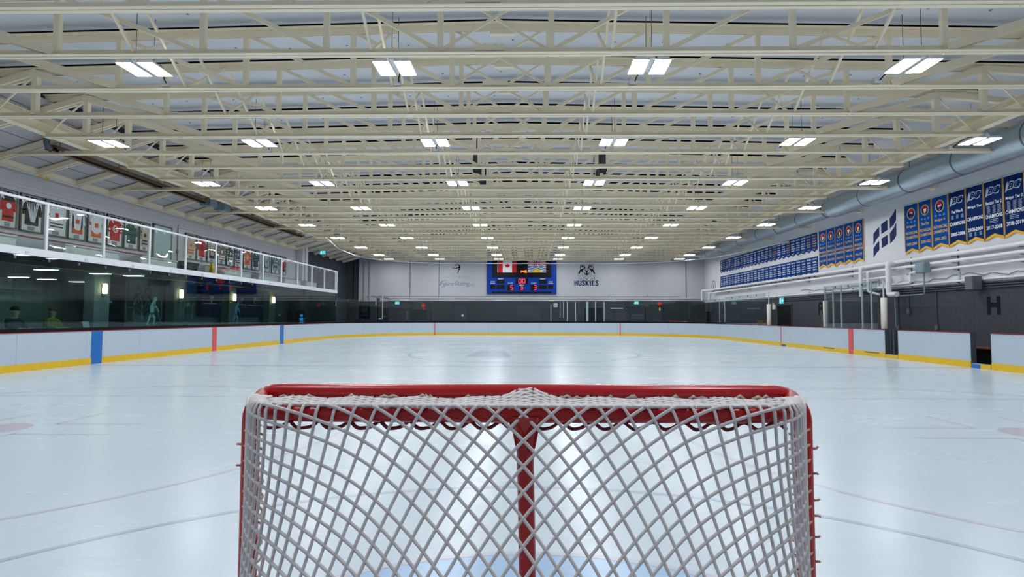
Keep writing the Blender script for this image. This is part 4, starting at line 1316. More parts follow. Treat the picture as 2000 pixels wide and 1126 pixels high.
def big_banner(yc, w, kind, lines, seed, lb, grp):
    h = 1.82
    t = thing('champion_banner', lb, 'banner', (XR, yc, 5.80), RZR, grp)
    m, yy, zb = banner_mesh(w, h, 0.13, seed, True)
    obj('cloth', m, 'navy' if kind == 'bc' else 'royal', t, True)
    fr = MB()
    nx = 14
    for j in range(nx):
        xa, xb = -w / 2 + w * j / nx, -w / 2 + w * (j + 1) / nx
        fr.add([(xa, yy(xa, -h) - 0.006, zb(xa)), (xb, yy(xb, -h) - 0.006, zb(xb)), (xb, yy(xb, -h) - 0.006, zb(xb) - 0.085), (xa, yy(xa, -h) - 0.006, zb(xa) - 0.085),
                (xa, yy(xa, -h) + 0.008, zb(xa)), (xb, yy(xb, -h) + 0.008, zb(xb)), (xb, yy(xb, -h) + 0.008, zb(xb) - 0.085), (xa, yy(xa, -h) + 0.008, zb(xa) - 0.085)],
               [(0, 3, 2, 1), (4, 5, 6, 7), (0, 1, 5, 4), (3, 7, 6, 2), (0, 4, 7, 3), (1, 2, 6, 5)])
    obj('fringe', fr, 'gold', t)
    obj('hem_edge', MB().box(-w / 2 - 0.012, -w / 2, -0.05, -0.02, -h + 0.02, 0).box(w / 2, w / 2 + 0.012, -0.05, -0.02, -h + 0.02, 0), 'gold' if kind != 'bc' else 'goldtext', t)
    obj('hanging_rod', MB().tube([(-w / 2 - 0.006, -0.02, 0.0), (w / 2 + 0.006, -0.02, 0.0)], 0.018, 8), 'steel', t)
    if kind == 'bc':
        b = MB()
        text(b, 'BC', 0.035 * w, -0.32, 0.74 * w, 0.27, 0, 0.075, 0.35)
        b.plate([(-0.44 * w, -0.50), (-0.36 * w, -0.47), (-0.26 * w, -0.30), (-0.28 * w, -0.17), (-0.36 * w, -0.24)], -0.001, 0.001)
        lg = obj('logo_outline', drape(b, yy), 'silver', t)
        obj('logo_letters', drape(text(MB(), 'BC', 0.035 * w, -0.32, 0.66 * w, 0.20, 0, 0.035, 0.35), yy, 0.007), 'navy', lg)
        ld = MB()
        text(ld, lines[0], 0, -0.70, min(0.86, 0.075 * len(lines[0])) * w, 0.115, 0, 0.02)
        text(ld, 'CHAMPIONS', 0, lines[2], 0.92 * w, 0.125, 0, 0.025)
        text(ld, lines[1], 0, lines[2] - 0.36, 0.86 * w, 0.125, 0, 0.025)
        obj('lettering', drape(ld, yy), 'white', t)
        sm = MB()
        rn = random.Random(seed)
        if lines[3] == 'names':
            for cx in (-0.28, 0.02, 0.30):
                for k in range(8):
                    sm.box(cx * w - 0.10 * w * rn.uniform(0.7, 1), cx * w + 0.10 * w * rn.uniform(0.6, 1), -0.001, 0, -0.81 - k * 0.033, -0.798 - k * 0.033)
            for k in range(3):
                sm.box(-0.24 * w, 0.24 * w * rn.uniform(0.7, 1), -0.001, 0, lines[2] - 0.12 - k * 0.05, lines[2] - 0.105 - k * 0.05)
            obj('name_rows', drape(sm, yy), 'silver', t)
        else:
            for cx in (-0.3, 0.0, 0.3):
                for k in range(5):
                    sm.box((cx - 0.07) * w, (cx + 0.07) * w, -0.001, 0, (-1.55 if lines[3] == 'low' else -0.84) - k * 0.027, (-1.538 if lines[3] == 'low' else -0.828) - k * 0.027)
            obj('name_rows', drape(sm, yy), 'paleblue', t)
    else:
        crest(t, yy, -0.36, 1.0 if w > 0.72 else 0.92)
        ld = MB()
        text(ld, lines[0], 0, -0.86, min(0.78, 0.085 * len(lines[0])) * w, 0.115, 0, 0.02)
        text(ld, 'PROVINCIAL', 0, -1.10, 0.88 * w, 0.115, 0, 0.025)
        text(ld, 'CHAMPIONS', 0, -1.27, 0.88 * w, 0.115, 0, 0.025)
        text(ld, lines[1], 0, -1.53, 0.74 * w, 0.115, 0, 0.025)
        obj('lettering', drape(ld, yy), 'goldtext', t)
        sm = MB()
        for cx in (-0.26, 0.0, 0.26):
            sm.box((cx - 0.06) * w, (cx + 0.06) * w, -0.001, 0, -0.71, -0.69)
            sm.box((cx - 0.05) * w, (cx + 0.05) * w, -0.001, 0, -0.67, -0.655)
        obj('name_rows', drape(sm, yy), 'paleblue', t)
G1 = 'large champion banners by the goal end'
for y0, y1, k, ln, lb in (
        (16.87, 17.62, 'bc', ('Midget Tier 2', '2018-2019', -1.12, 'names'), 'navy banner reading Midget Tier 2 CHAMPIONS 2018-2019'),
        (17.64, 18.38, 'bc', ('Bantam Tier 2', '2017-2018', -1.13, 'names'), 'navy banner reading Bantam Tier 2 CHAMPIONS 2017-2018'),
        (18.40, 19.13, 'bc', ('Midget Tier', '2008-2009', -1.08, 'low'), 'navy banner reading Midget Tier CHAMPIONS 2008-2009'),
        (19.15, 19.93, 'bc', ('Pee Wee A', '2005-2006', -1.12, 'mid'), 'navy banner reading Pee Wee A CHAMPIONS 2005-2006'),
        (19.95, 20.76, 'crest', ('Midget A', '2001-2002'), 'royal blue gold-lettered banner, Midget A 2001-2002, the widest with a crest'),
        (20.78, 21.47, 'crest', ('Pee Wee', '2001-02'), 'royal blue gold-lettered banner reading Pee Wee 2001-02'),
        (21.49, 22.28, 'crest', ('Midget A', '1999-2000'), 'royal blue gold-lettered banner, Midget A 1999-2000, next to the H emblem')):
    big_banner((y0 + y1) / 2, y1 - y0 - 0.03, k, ln, int(y0 * 100), lb, G1)
for i, (ln, lb) in enumerate(((('Bantam A', '1996-1997'), 'crested royal banner, first of five beyond the H emblem'), (('Pee Wee A', '1989-1990'), 'crested royal banner, second of five beyond the H emblem'),
                              (('Bantam A', '1993-1994'), 'crested royal banner, middle of five beyond the H emblem'), (('Bantam A', '1994-1995'), 'crested royal banner, fourth of five beyond the H emblem'),
                              (('Bantam A', '1993-1994'), 'crested royal banner, last of five, next to the small pennants'))):
    big_banner(25.03 + 0.772 * (i + 0.5), 0.74, 'crest', ln, 300 + i, lb, 'five crested banners beyond the emblem')
# two rows of small pennants
LV = ['ATOM C', 'PEEWEE C', 'BANTAM A', 'MIDGET C', 'JUV. B', 'ATOM A']
pm = {}
GOLDROW = (0, 1, 5, 8, 9, 17, 20, 22, 23)
for row in range(2):
    zt = 5.80 if row == 0 else 4.58
    for i in range(25):
        w, h = 0.575, (0.97 if row == 0 else 1.06)
        y = 29.06 + 0.594 * (i + 0.5)
        gold = row == 0 and i in GOLDROW
        red = (row == 0 and i in (14, 15, 16)) or (row == 1 and i not in (9, 10, 7, 18))
        t = thing('pennant', f"{'gold' if gold else 'white'}-lettered blue pennant, {ORD[i]} from the crested banners in the {'upper' if row == 0 else 'lower'} row", 'banner', (XR, y, zt), RZR, 'small pennants, ' + ('upper' if row == 0 else 'lower') + ' row')
        sd = (i * 7 + row) % 4
        if (row, sd) not in pm:
            m, yy, zb = banner_mesh(w, h, 0.13, sd, False)
            me = m.mesh('cloth', True)
            me.materials.append(M['smallblue'])
            tm = {}
            for lv in LV:
                ld = MB()
                text(ld, 'PCAHA', 0, -0.12, 0.80 * w, 0.075, 0, 0.03)
                text(ld, lv, 0, -0.28, 0.64 * w, 0.075, 0, 0.03)
                text(ld, 'LEAGUE', 0, -0.42, 0.60 * w, 0.065, 0, 0.03)
                text(ld, 'CHAMPIONS', 0, -0.54, 0.78 * w, 0.065, 0, 0.03)
                text(ld, ('1987-88', '1990-91', '1995-96', '1999-00', '2003-04', '2008-09')[LV.index(lv)], 0, -0.66, 0.62 * w, 0.065, 0, 0.03)
                ld.stroke([(-0.13, -0.80), (0.0, -0.86), (0.13, -0.80)], 0.03, -0.001, 0.001)
                drape(ld, yy)
                for c in (0, 1):
                    q = ld.mesh('lettering')
                    q.materials.append(M['goldtext' if c else 'white'])
                    tm[(lv, c)] = q
            tr = MB()
            for s in (-1, 1):
                tr.stroke([(s * w / 2, zb(w / 2) + 0.02), (0, zb(0) + 0.02)], 0.045, -0.003, 0.0)
            drape(tr, yy, 0.005)
            trm = tr.mesh('hem')
            trm.materials.append(M['redcap'])
            rod = MB().tube([(-w / 2, -0.02, 0), (w / 2, -0.02, 0)], 0.014, 6).mesh('hanging_rod')
            rod.materials.append(M['steel'])
            pm[(row, sd)] = (me, tm, trm, rod)
        me, tm, trm, rod = pm[(row, sd)]
        obj('cloth', me, None, t)
        obj('lettering', tm[(LV[(i * 5 + row * 2) % 6], 1 if gold else 0)], None, t)
        obj('hanging_rod', rod, None, t)
        if red:
            obj('hem', trm, None, t)

# ---------------------------------------------------------------- far wall
def husky(s):
    """wolf-head emblem, drawn in units of 1/100 head width; returns black parts"""
    m = MB()
    a, b = -0.012, -0.001
    def P(pts, sx):
        return [((x - 650) * s * sx, (470 - z) * s) for x, z in pts]
    for sx in (-1, 1):
        m.stroke(P([(478, 400), (470, 330), (488, 262), (525, 228), (565, 255), (595, 320), (612, 365)], sx), 12 * s, a, b)
        m.plate(P([(522, 258), (545, 300), (535, 335), (512, 355), (508, 300)], sx), a, b)
        m.plate(P([(575, 262), (605, 340), (600, 372), (570, 350), (560, 300)], sx), a, b)
        m.plate(P([(478, 388), (440, 460), (410, 512), (432, 508), (455, 522), (490, 440), (495, 400)], sx), a, b)
        m.plate(P([(495, 400), (545, 368), (600, 366), (560, 400), (535, 430), (526, 488), (508, 462), (488, 436)], sx), a, b)
        m.stroke(P([(585, 395), (615, 425), (650, 462)], sx), [10 * s, 20 * s, 34 * s], a, b)
        m.stroke(P([(545, 440), (575, 465), (605, 490)], sx), 7 * s, a, b)
        m.stroke(P([(550, 470), (600, 512), (650, 522)], sx), [5 * s, 18 * s, 20 * s], a, b)
        m.stroke(P([(565, 560), (605, 532), (648, 512)], sx), [5 * s, 16 * s, 18 * s], a, b)
        m.stroke(P([(620, 560), (640, 530), (650, 500)], sx), [8 * s, 18 * s, 26 * s], a, b)
        m.stroke(P([(632, 550), (608, 610), (618, 650)], sx), 7 * s, a, b)
        m.plate(P([(615, 640), (640, 655), (636, 672), (618, 660)], sx), a, b)
        m.stroke(P([(524, 488), (530, 560), (572, 630)], sx), 7 * s, a, b)
        m.stroke(P([(585, 385), (612, 362), (650, 352)], sx), 7 * s, a, b)
        m.stroke(P([(612, 382), (650, 402)], sx), 7 * s, a, b)
        m.stroke(P([(412, 512), (432, 540), (404, 602), (476, 568), (416, 660), (520, 665), (575, 705), (632, 738)], sx), 8 * s, a, b)
    m.stroke([(0, (470 - 450) * s), (0, (470 - 560) * s)], 34 * s, a, b)
    m.plate([(-20 * s, (470 - 672) * s), (20 * s, (470 - 672) * s), (0, (470 - 698) * s)], a, b)
    return m
def slab_word(m, word, x0, z0, cw, ch, w):
    """slab-serif capitals from strokes"""
    a, b = -0.014, -0.001
    def st(pts, ww=w):
        m.stroke([(x0 + cx + px * cw * 0.86, z0 + pz * ch) for px, pz in pts], ww, a, b)
    def sf(px, pz, l=0.34):
        m.box(x0 + cx + px * cw * 0.86 - l * cw / 2, x0 + cx + px * cw * 0.86 + l * cw / 2, a, b, z0 + pz * ch - (0.0 if pz < 0.5 else ch * 0.07), z0 + pz * ch + (ch * 0.07 if pz < 0.5 else 0.0))
    cx = 0
    for ch_ in word:
        if ch_ == 'H':
            st([(0.16, 0), (0.16, 1)]); st([(0.84, 0), (0.84, 1)]); st([(0.16, 0.5), (0.84, 0.5)], w * 0.6)
            for p in (0.16, 0.84):
                sf(p, 0); sf(p, 1)
        elif ch_ == 'U':
            st([(0.16, 1), (0.16, 0.3), (0.26, 0.08), (0.5, 0.03), (0.74, 0.08), (0.84, 0.3), (0.84, 1)], w * 0.9)
            sf(0.16, 1); sf(0.84, 1)
        elif ch_ == 'S':
            st([(0.86, 0.78), (0.78, 0.93), (0.5, 0.97), (0.22, 0.9), (0.16, 0.72), (0.32, 0.57), (0.68, 0.44), (0.84, 0.28), (0.76, 0.09), (0.5, 0.03), (0.22, 0.07), (0.13, 0.24)], w * 0.85)
        elif ch_ == 'K':
            st([(0.16, 0), (0.16, 1)]); st([(0.2, 0.45), (0.8, 0.98)], w * 0.7); st([(0.38, 0.58), (0.84, 0.03)])
            sf(0.16, 0); sf(0.16, 1); sf(0.8, 1); sf(0.86, 0)
        elif ch_ == 'I':
            st([(0.3, 0), (0.3, 1)]); sf(0.3, 0, 0.42); sf(0.3, 1, 0.42)
        elif ch_ == 'E':
            st([(0.2, 0), (0.2, 1)]); st([(0.1, 0.96), (0.84, 0.96)], w * 0.5); st([(0.1, 0.04), (0.86, 0.04)], w * 0.5); st([(0.2, 0.5), (0.64, 0.5)], w * 0.5)
            st([(0.84, 0.8), (0.84, 1)], w * 0.4); st([(0.86, 0), (0.86, 0.2)], w * 0.4)
        cx += cw * (0.62 if ch_ == 'I' else 1.0)
    return m
t = thing('husky_emblem', 'black husky head over navy HUSKIES lettering on the far wall', 'emblem', (4.75, YF - 0.012, 5.27), 0)
obj('husky_head', husky(0.00305), 'blackprint', t)
obj('lettering', slab_word(MB(), 'HUSKIES', -1.03, -1.15, 0.312, 0.42, 0.105), 'navyprint', t)
t = thing('skating_emblem', 'black figure skater over script lettering on the far wall', 'emblem', (-6.2, YF - 0.012, 4.62), 0)
sk = MB()
S = 0.00306
def K(pts):
    return [((x - 725) * S, (770 - z) * S) for x, z in pts]
sk.stroke(K([(700, 350), (745, 356), (778, 378), (788, 425), (776, 480), (755, 530), (738, 570), (742, 612)]), [10 * S, 20 * S, 30 * S, 34 * S, 30 * S, 24 * S, 18 * S, 8 * S], -0.008, -0.001)
sk.stroke(K([(565, 440), (630, 456), (690, 458), (740, 445), (776, 425)]), [5 * S, 14 * S, 20 * S, 24 * S, 26 * S], -0.008, -0.001)
sk.plate(K([(688 + 18 * cos(q * pi / 8), 373 + 18 * sin(q * pi / 8)) for q in range(16)]), -0.008, -0.001)
sk.stroke(K([(725, 354), (704, 330), (702, 282)]), [10 * S, 9 * S, 6 * S], -0.008, -0.001)
sk.stroke(K([(770, 368), (770, 330), (752, 276)]), [10 * S, 9 * S, 6 * S], -0.008, -0.001)
obj('skater_figure', sk, 'blackprint', t)
tx = MB()
for i, c in enumerate('HOLLYBURN'):
    text(tx, c, -0.98 + i * 0.232, 0.21, None, 0.095, -0.004, 0.01)
obj('club_name', tx, 'steelblue', t)
tx = MB()
text(tx, 'Figure', -0.88, -0.40, 1.15, 0.46, -0.004, -0.004, 0.45)
text(tx, 'Skating', 0.42, -0.38, 1.30, 0.46, -0.004, -0.004, 0.45)
tx.stroke([(-1.50, -0.50), (-1.44, -0.32), (-1.28, -0.14), (-1.02, -0.05), (-0.86, -0.10)], 0.03, -0.008, -0.001)
tx.stroke([(0.94, -0.62), (1.10, -0.50), (1.28, -0.40), (1.46, -0.42), (1.42, -0.52), (1.2, -0.54)], 0.028, -0.008, -0.001)
tx.stroke([(-1.35, -0.54), (-1.3, -0.66), (-1.18, -0.62)], 0.025, -0.008, -0.001)
obj('script_name', tx, 'steelblue', t)

# scoreboard
t = thing('scoreboard', 'big blue scoreboard with red digits and flags on the far wall', 'scoreboard', (-0.735, YF - 0.02, 3.40), 0)
obj('cabinet', MB().bbox(-2.93, 2.93, -0.22, 0, 0, 3.75, 0.03), 'sbblue', t)
obj('message_panel', MB().bbox(-2.50, 2.50, -0.235, -0.222, 1.38, 3.55, 0.01), 'sbblack', t)
obj('base_panel', MB().bbox(-2.50, 2.50, -0.235, -0.222, 0.05, 0.20, 0.01), 'sbblack', t)
SEG = {'0': 'abcdef', '1': 'bc', '2': 'abged', '3': 'abgcd', '4': 'fgbc', '5': 'afgcd', '6': 'afgedc', '7': 'abc', '8': 'abcdefg', '9': 'abcdfg'}
def digit(m, ch, x, z, w, h, k, y0=-0.252, y1=-0.244):
    sg = {'a': ((x, z + h), (x + w, z + h)), 'b': ((x + w, z + h), (x + w, z + h / 2)), 'c': ((x + w, z + h / 2), (x + w, z)), 'd': ((x, z), (x + w, z)),
          'e': ((x, z + h / 2), (x, z)), 'f': ((x, z + h), (x, z + h / 2)), 'g': ((x, z + h / 2), (x + w, z + h / 2))}
    for c in SEG[ch]:
        m.stroke(list(sg[c]), k, y0, y1)
    return m
# display windows: x0, x1, z0, z1
for (x0, x1, z0, z1), dg in (((-2.65, -2.22, 0.41, 0.76), None), ((-2.10, -1.43, 0.41, 0.76), None), ((-2.10, -1.43, 0.87, 1.20), None), ((-1.25, -0.68, 0.30, 0.78), ('5', -0.92)),
                             ((-0.50, 0.53, 0.85, 1.31), None), ((-0.19, 0.15, 0.30, 0.66), ('3', -0.08)), ((0.75, 1.30, 0.30, 0.78), ('3', 1.05)),
                             ((1.44, 2.12, 0.41, 0.76), None), ((1.44, 2.12, 0.87, 1.20), None), ((2.23, 2.64, 0.41, 0.76), None)):
    p = obj('display', MB().bbox(x0, x1, -0.240, -0.222, z0, z1, 0.008), 'sbblack', t)
    m = MB()
    if dg:
        digit(m, dg[0], dg[1], z0 + 0.06, 0.17, z1 - z0 - 0.12, 0.05)
        obj('digit', m, 'digit', p)
    elif z0 == 0.85:
        digit(m, '0', -0.24, 0.91, 0.20, 0.34, 0.05)
        digit(m, '0', 0.08, 0.91, 0.20, 0.34, 0.05)
        obj('digit', m, 'digit', p)
ck = MB()
x = -0.05
for c, w in (('1', 0.0), ('4', 0.13), ('6', 0.13)):
    digit(ck, c, x, 1.80, w, 0.17, 0.05)
    x += w + (0.12 if c == '1' else 0.08)
ck.box(0.01, 0.04, -0.252, -0.244, 1.83, 1.86).box(0.01, 0.04, -0.252, -0.244, 1.91, 1.94)
obj('clock_digits', ck, 'clock', t)
lt = MB()
for s, x, z, w, h in (('PENALTY', -1.76, 1.27, 0.46, 0.085), ('PENALTY', 1.78, 1.27, 0.46, 0.085), ('SHOTS', -2.44, 1.02, 0.34, 0.085), ('ON GOAL', -2.44, 0.89, 0.42, 0.085),
                      ('SHOTS', 2.44, 1.02, 0.34, 0.085), ('ON GOAL', 2.44, 0.89, 0.42, 0.085), ('PERIOD', 0.0, 0.74, 0.36, 0.085)):
    text(lt, s, x, z, w, h, -0.226, 0.03)
obj('lettering', lt, 'white', t)
lt = MB()
text(lt, 'HOME', -0.96, 0.90, 0.42, 0.14, -0.226, 0.03)
text(lt, 'GUEST', 1.01, 0.90, 0.46, 0.14, -0.226, 0.03)
obj('team_lettering', lt, 'paleblue', t)
# flags hung in front of the dark panel
t = thing('canadian_flag', 'red and white maple leaf flag hanging on the scoreboard', 'flag', (-1.95, YF - 0.27, 5.20), 0)
obj('red_band', MB().box(-0.78, -0.38, -0.012, 0, 0, 1.0), 'red', t)
obj('red_band', MB().box(0.40, 0.76, -0.012, 0, 0, 1.0), 'red', t)
obj('white_field', MB().box(-0.38, 0.40, -0.012, 0, 0, 1.0), 'white', t)
obj('pole_sleeve', MB().box(-0.82, -0.78, -0.014, 0, 0, 1.02), 'white', t)
ML = [(0, 1), (-.12, .72), (-.27, .80), (-.21, .44), (-.42, .60), (-.47, .50), (-.72, .54), (-.64, .32), (-.76, .25), (-.40, -.05), (-.44, -.17), (-.05, -.12), (-.06, -.5)]
ML = ML + [(-x, z) for x, z in reversed(ML[1:])]
obj('maple_leaf', MB().plate([(0.01 + x * 0.30, 0.50 + z * 0.30) for x, z in ML], -0.016, -0.012), 'red', t)
t = thing('provincial_flag', 'flag with blue waves and half sun hanging on the scoreboard', 'flag', (0.53, YF - 0.27, 5.20), 0)
obj('white_field', MB().box(-0.76, 0.78, -0.012, 0, 0, 1.02), 'white', t)
obj('union_field', MB().box(-0.76, 0.78, -0.014, -0.012, 0.60, 1.02), 'navyprint', t)
uj = MB()
uj.stroke([(-0.76, 0.60), (0.78, 1.02)], 0.09, -0.016, -0.014)
uj.stroke([(-0.76, 1.02), (0.78, 0.60)], 0.09, -0.016, -0.014)
uj.box(-0.11, 0.13, -0.017, -0.014, 0.60, 1.02)
uj.box(-0.76, 0.78, -0.017, -0.014, 0.75, 0.89)
obj('white_cross', uj, 'white', t)
uj = MB().box(-0.06, 0.08, -0.019, -0.017, 0.60, 1.02).box(-0.76, 0.78, -0.019, -0.017, 0.785, 0.855)
uj.stroke([(-0.76, 0.60), (0.78, 1.02)], 0.035, -0.0185, -0.016)
uj.stroke([(-0.76, 1.02), (0.78, 0.60)], 0.035, -0.0185, -0.016)
obj('red_cross', uj, 'red', t)
wv = MB()
for k in range(4):
    wv.stroke([(-0.76 + 1.54 * i / 24, 0.52 - k * 0.135 + 0.025 * sin(2 * pi * i / 8)) for i in range(25)], 0.055, -0.015, -0.012)
obj('blue_waves', wv, 'sbblue', t)
sn = MB().plate([(0.01 + (0.30 if i % 2 else 0.50) * cos(pi * i / 16), 0.01 + (0.22 if i % 2 else 0.33) * sin(pi * i / 16)) for i in range(17)], -0.019, -0.015)
obj('half_sun', sn, 'yel', t)

# far-wall doors, bells, pipes
def far_door(x0, x1, z1, lb, leaves=1, m='dark_wall', sign=None):
    t = thing('service_door', lb, 'door', ((x0 + x1) / 2, YF - 0.002, 0), 0, 'grey far-wall doors')
    w = (x1 - x0) / 2
    for k in range(leaves):
        a, b = -w + 2 * w * k / leaves, -w + 2 * w * (k + 1) / leaves
        lf = obj('door_leaf', MB().bbox(a + 0.01, b - 0.01, -0.06, 0, 0.0, z1, 0.008), m, t)
        obj('handle', MB().tube([(b - 0.12 if k == 0 else a + 0.12, -0.06, 1.05), (b - 0.12 if k == 0 else a + 0.12, -0.11, 1.05), (b - 0.25 if k == 0 else a + 0.25, -0.11, 1.05)], 0.014, 6), 'steel', lf)
    obj('frame', MB().box(-w - 0.07, -w, -0.08, 0, 0, z1 + 0.07).box(w, w + 0.07, -0.08, 0, 0, z1 + 0.07).box(-w, w, -0.08, 0, z1, z1 + 0.07), 'dkgrey', t)
    return t
far_door(-12.1, -10.2, 2.12, 'wide grey double door under the exit sign left of the scoreboard', 2)
t = far_door(-6.35, -5.35, 2.22, 'single grey door under the skating emblem with a small white notice')
obj('notice', MB().box(0.05, 0.22, -0.066, -0.06, 1.50, 1.68), 'white', t)
far_door(-1.0, 0.85, 2.20, 'grey double door below the scoreboard', 2)
far_door(9.75, 10.95, 2.05, 'dark grey door below the alarm bell', 1)
t = far_door(7.2, 9.5, 2.05, 'grey double door lettered HOCKEY EXCHANGE beside the entrance posts', 2)
tx = MB()
text(tx, 'HOCKEY', 0.66, 1.62, 0.95, 0.16, -0.064, 0.02)
text(tx, 'EXCHANGE', 0.66, 1.40, 1.15, 0.16, -0.064, 0.02)
obj('lettering', tx, 'steelblue', t)
t = thing('door_closer_light', 'long white strip light over the lettered double door', 'light', (7.25, YF - 0.10, 2.20), 0)
obj('tube', MB().bbox(-0.5, 0.5, -0.05, 0.05, -0.04, 0.04, 0.015), 'whitesteel', t)
obj('bracket', MB().box(-0.06, 0.06, 0.05, 0.10, -0.06, 0.06), 'grey', t)
t = thing('dark_doorway', 'dark open doorway behind the far entrance posts', 'doorway', (5.35, YF - 0.002, 0), 0)
obj('opening', MB().box(-0.85, 0.85, -0.02, -0.003, 0, 2.25), 'black', t)
obj('frame', MB().box(-0.95, -0.85, -0.06, 0, 0, 2.33).box(0.85, 0.95, -0.06, 0, 0, 2.33).box(-0.85, 0.85, -0.06, 0, 2.25, 2.33), 'dkgrey', t)
t = thing('dark_doorway', 'dark doorway in the corner beyond the rink glass', 'doorway', (XR - 0.002, 46.9, 0), RZR)
obj('opening', MB().box(-0.75, 0.75, -0.02, -0.003, 0, 1.95), 'black', t)
obj('frame', MB().box(-0.83, -0.75, -0.06, 0, 0, 2.03).box(0.75, 0.83, -0.06, 0, 0, 2.03).box(-0.75, 0.75, -0.06, 1.95, 1.95, 2.03) if False else MB().box(-0.83, -0.75, -0.06, 0, 0, 2.03).box(0.75, 0.83, -0.06, 0, 0, 2.03).box(-0.75, 0.75, -0.06, 0, 1.95, 2.03), 'dkgrey', t)
exit_sign(-11.25, YF, 2.63, 0, 'lit teal exit sign over the far grey double door', False, 1.1)
exit_sign(8.9, YF, 2.67, 0, 'lit teal exit sign above the lettered far door', False, 1.1)
exit_sign(-14.7, 40.0, 6.0, 0, 'lit teal exit sign hanging under the roof past the gallery column', False, 1.25)
sg = [o for o in col.objects if o.get('label', '').startswith('lit teal exit sign hanging')][0]
obj('hanger_rod', MB().tube([(0, -0.045, 0.15), (0, -0.045, 0.48)], 0.015, 6), 'dkgrey', sg)
for x, z, lb in ((-9.03, 2.38, 'round red alarm bell on the far wall left of the scoreboard'), (10.85, 2.55, 'round red alarm bell on the far wall toward the banner wall')):
    t = thing('alarm_bell', lb, 'alarm bell', (x, YF, z), 0, 'red alarm bells')
    obj('gong', MB().lathe([(0.05, -0.16), (0.15, -0.14), (0.20, -0.06), (0.20, -0.04)], (0, 0, 0), 'y', 24), 'bell', t, True)
    obj('back_box', MB().bbox(-0.12, 0.12, -0.05, 0, -0.12, 0.12, 0.01), 'bell', t)
    obj('strobe', MB().bbox(-0.07, 0.07, -0.08, 0, -0.36, -0.24, 0.015), 'bell', t)
def fpipe(lb, pts, r, m='clad'):
    t = thing('wall_pipe', lb, 'pipe', (0, 0, 0), 0, 'far wall pipes')
    obj('pipe_run', MB().tube(bent(pts, 0.08), r, 10), m, t, True)
    a, b = Vector(pts[0]), Vector(pts[1])
    k = MB()
    for q in (0.1, 0.5, 0.9):
        c = a.lerp(b, q)
        k.box(c.x - 0.03, c.x + 0.03, c.y - 0.03, YF - 0.012, c.z - 0.03, c.z + 0.03)
    obj('bracket', k, 'grey', t)
fy = YF - 0.10
fpipe('long pale pipe across the far wall above the charcoal band', [(-14.2, fy, 3.25), (12.5, fy, 3.25)], 0.03)
fpipe('second pale pipe across the far wall, just lower', [(-12.0, fy, 3.05), (14.3, fy, 3.05)], 0.045)
fpipe('lowest grey pipe across the far wall along the paint line', [(-12.0, fy, 2.86), (14.4, fy, 2.86)], 0.05, 'steel')
fpipe('square-bent white pipe beside the first entrance post', [(1.72, fy, 2.50), (1.72, fy, 1.06), (2.6, fy, 1.06)], 0.035)
fpipe('upright white pipe right of the scoreboard, taller one', [(2.78, fy, 3.2), (2.78, fy, 1.4)], 0.035)
fpipe('upright white pipe right of the scoreboard, shorter one', [(2.5, fy, 2.8), (2.5, fy, 1.4)], 0.03)
fpipe('upright pipe above the lettered door, left of a pair', [(6.75, fy, 3.35), (6.75, fy, 2.75)], 0.035)
fpipe('upright pipe above the lettered door, right of a pair', [(6.95, fy, 3.42), (6.95, fy, 2.75)], 0.035)
fpipe('white pipe bent at the foot beside the far corner frame', [(-12.0, fy - 1.9, 3.2), (-12.0, fy - 1.9, 1.3), (-12.3, fy - 1.9, 1.3)], 0.045)
fpipe('tall thin pipe on the corner of the dark far bay', [(-14.9, fy, 6.0), (-14.9, fy, 2.9)], 0.05, 'dkgrey')
t = thing('netting_hoist_frame', 'dark upright steel frame behind the far boards left of the double door', 'frame', (-12.35, 46.05, 0), 0)
obj('channel', MB().bbox(-0.14, 0.10, -0.06, 0.06, 1.0, 3.0, 0.01), 'dkgrey', t)
obj('cover', MB().box(-0.08, 0.04, -0.075, -0.062, 1.1, 2.7), 'black', t)
obj('clip', MB().box(-0.22, -0.14, -0.05, 0.05, 2.45, 2.75), 'silver', t)
t = thing('wall_speaker_box', 'small white box on the far wall right of the scoreboard', 'box', (2.12, YF, 2.45), 0)
obj('case', MB().bbox(-0.17, 0.17, -0.12, 0, -0.16, 0.16, 0.015), 'house', t)
obj('vent', MB().box(-0.12, 0.12, -0.126, -0.12, -0.02, 0.02), 'grey', t)
t = thing('poster', 'black framed poster with a dark husky head on the far left wall', 'poster', (-14.03, YF, 1.30), 0)
obj('panel', MB().bbox(-0.48, 0.48, -0.03, 0, 0, 1.2, 0.01), 'blackprint', t)
hk = husky(0.0011)
hk.move(0, -0.03, 0.68)
obj('husky_print', hk, 'dkgrey', t)
obj('caption', text(MB(), 'HUSKIES', 0, 0.28, 0.5, 0.10, -0.033, 0.02), 'dkgrey', t)
# curved rail for the protective netting round the far end
rl = thing('netting_rail', 'thin white curved rail hung high round the far end of the ice', 'rail', (0, 0, 0), 0)
NR = [(-10.9, 30.0), (-11.9, 35.0), (-12.0, 38.6)] + [(-5.5 - 6.5 * cos(R(a)), 38.6 + 5.9 * sin(R(a))) for a in range(10, 91, 10)] + [(0, 44.5), (5.9, 44.5)] + [(5.9 + 7.6 * sin(R(a)), 36.9 + 7.6 * cos(R(a))) for a in range(10, 91, 10)] + [(14.3, 31.5)]
obj('track', MB().tube([(x, y, 5.65) for x, y in NR], 0.03, 8), 'steel', rl, True)
m = MB()
for x, y in NR[3:-3:2]:
    m.tube([(x, y, 5.67), (x, y, ztop(x) + 0.19)], 0.008, 5)
obj('hanger_rod', m, 'grey', rl)

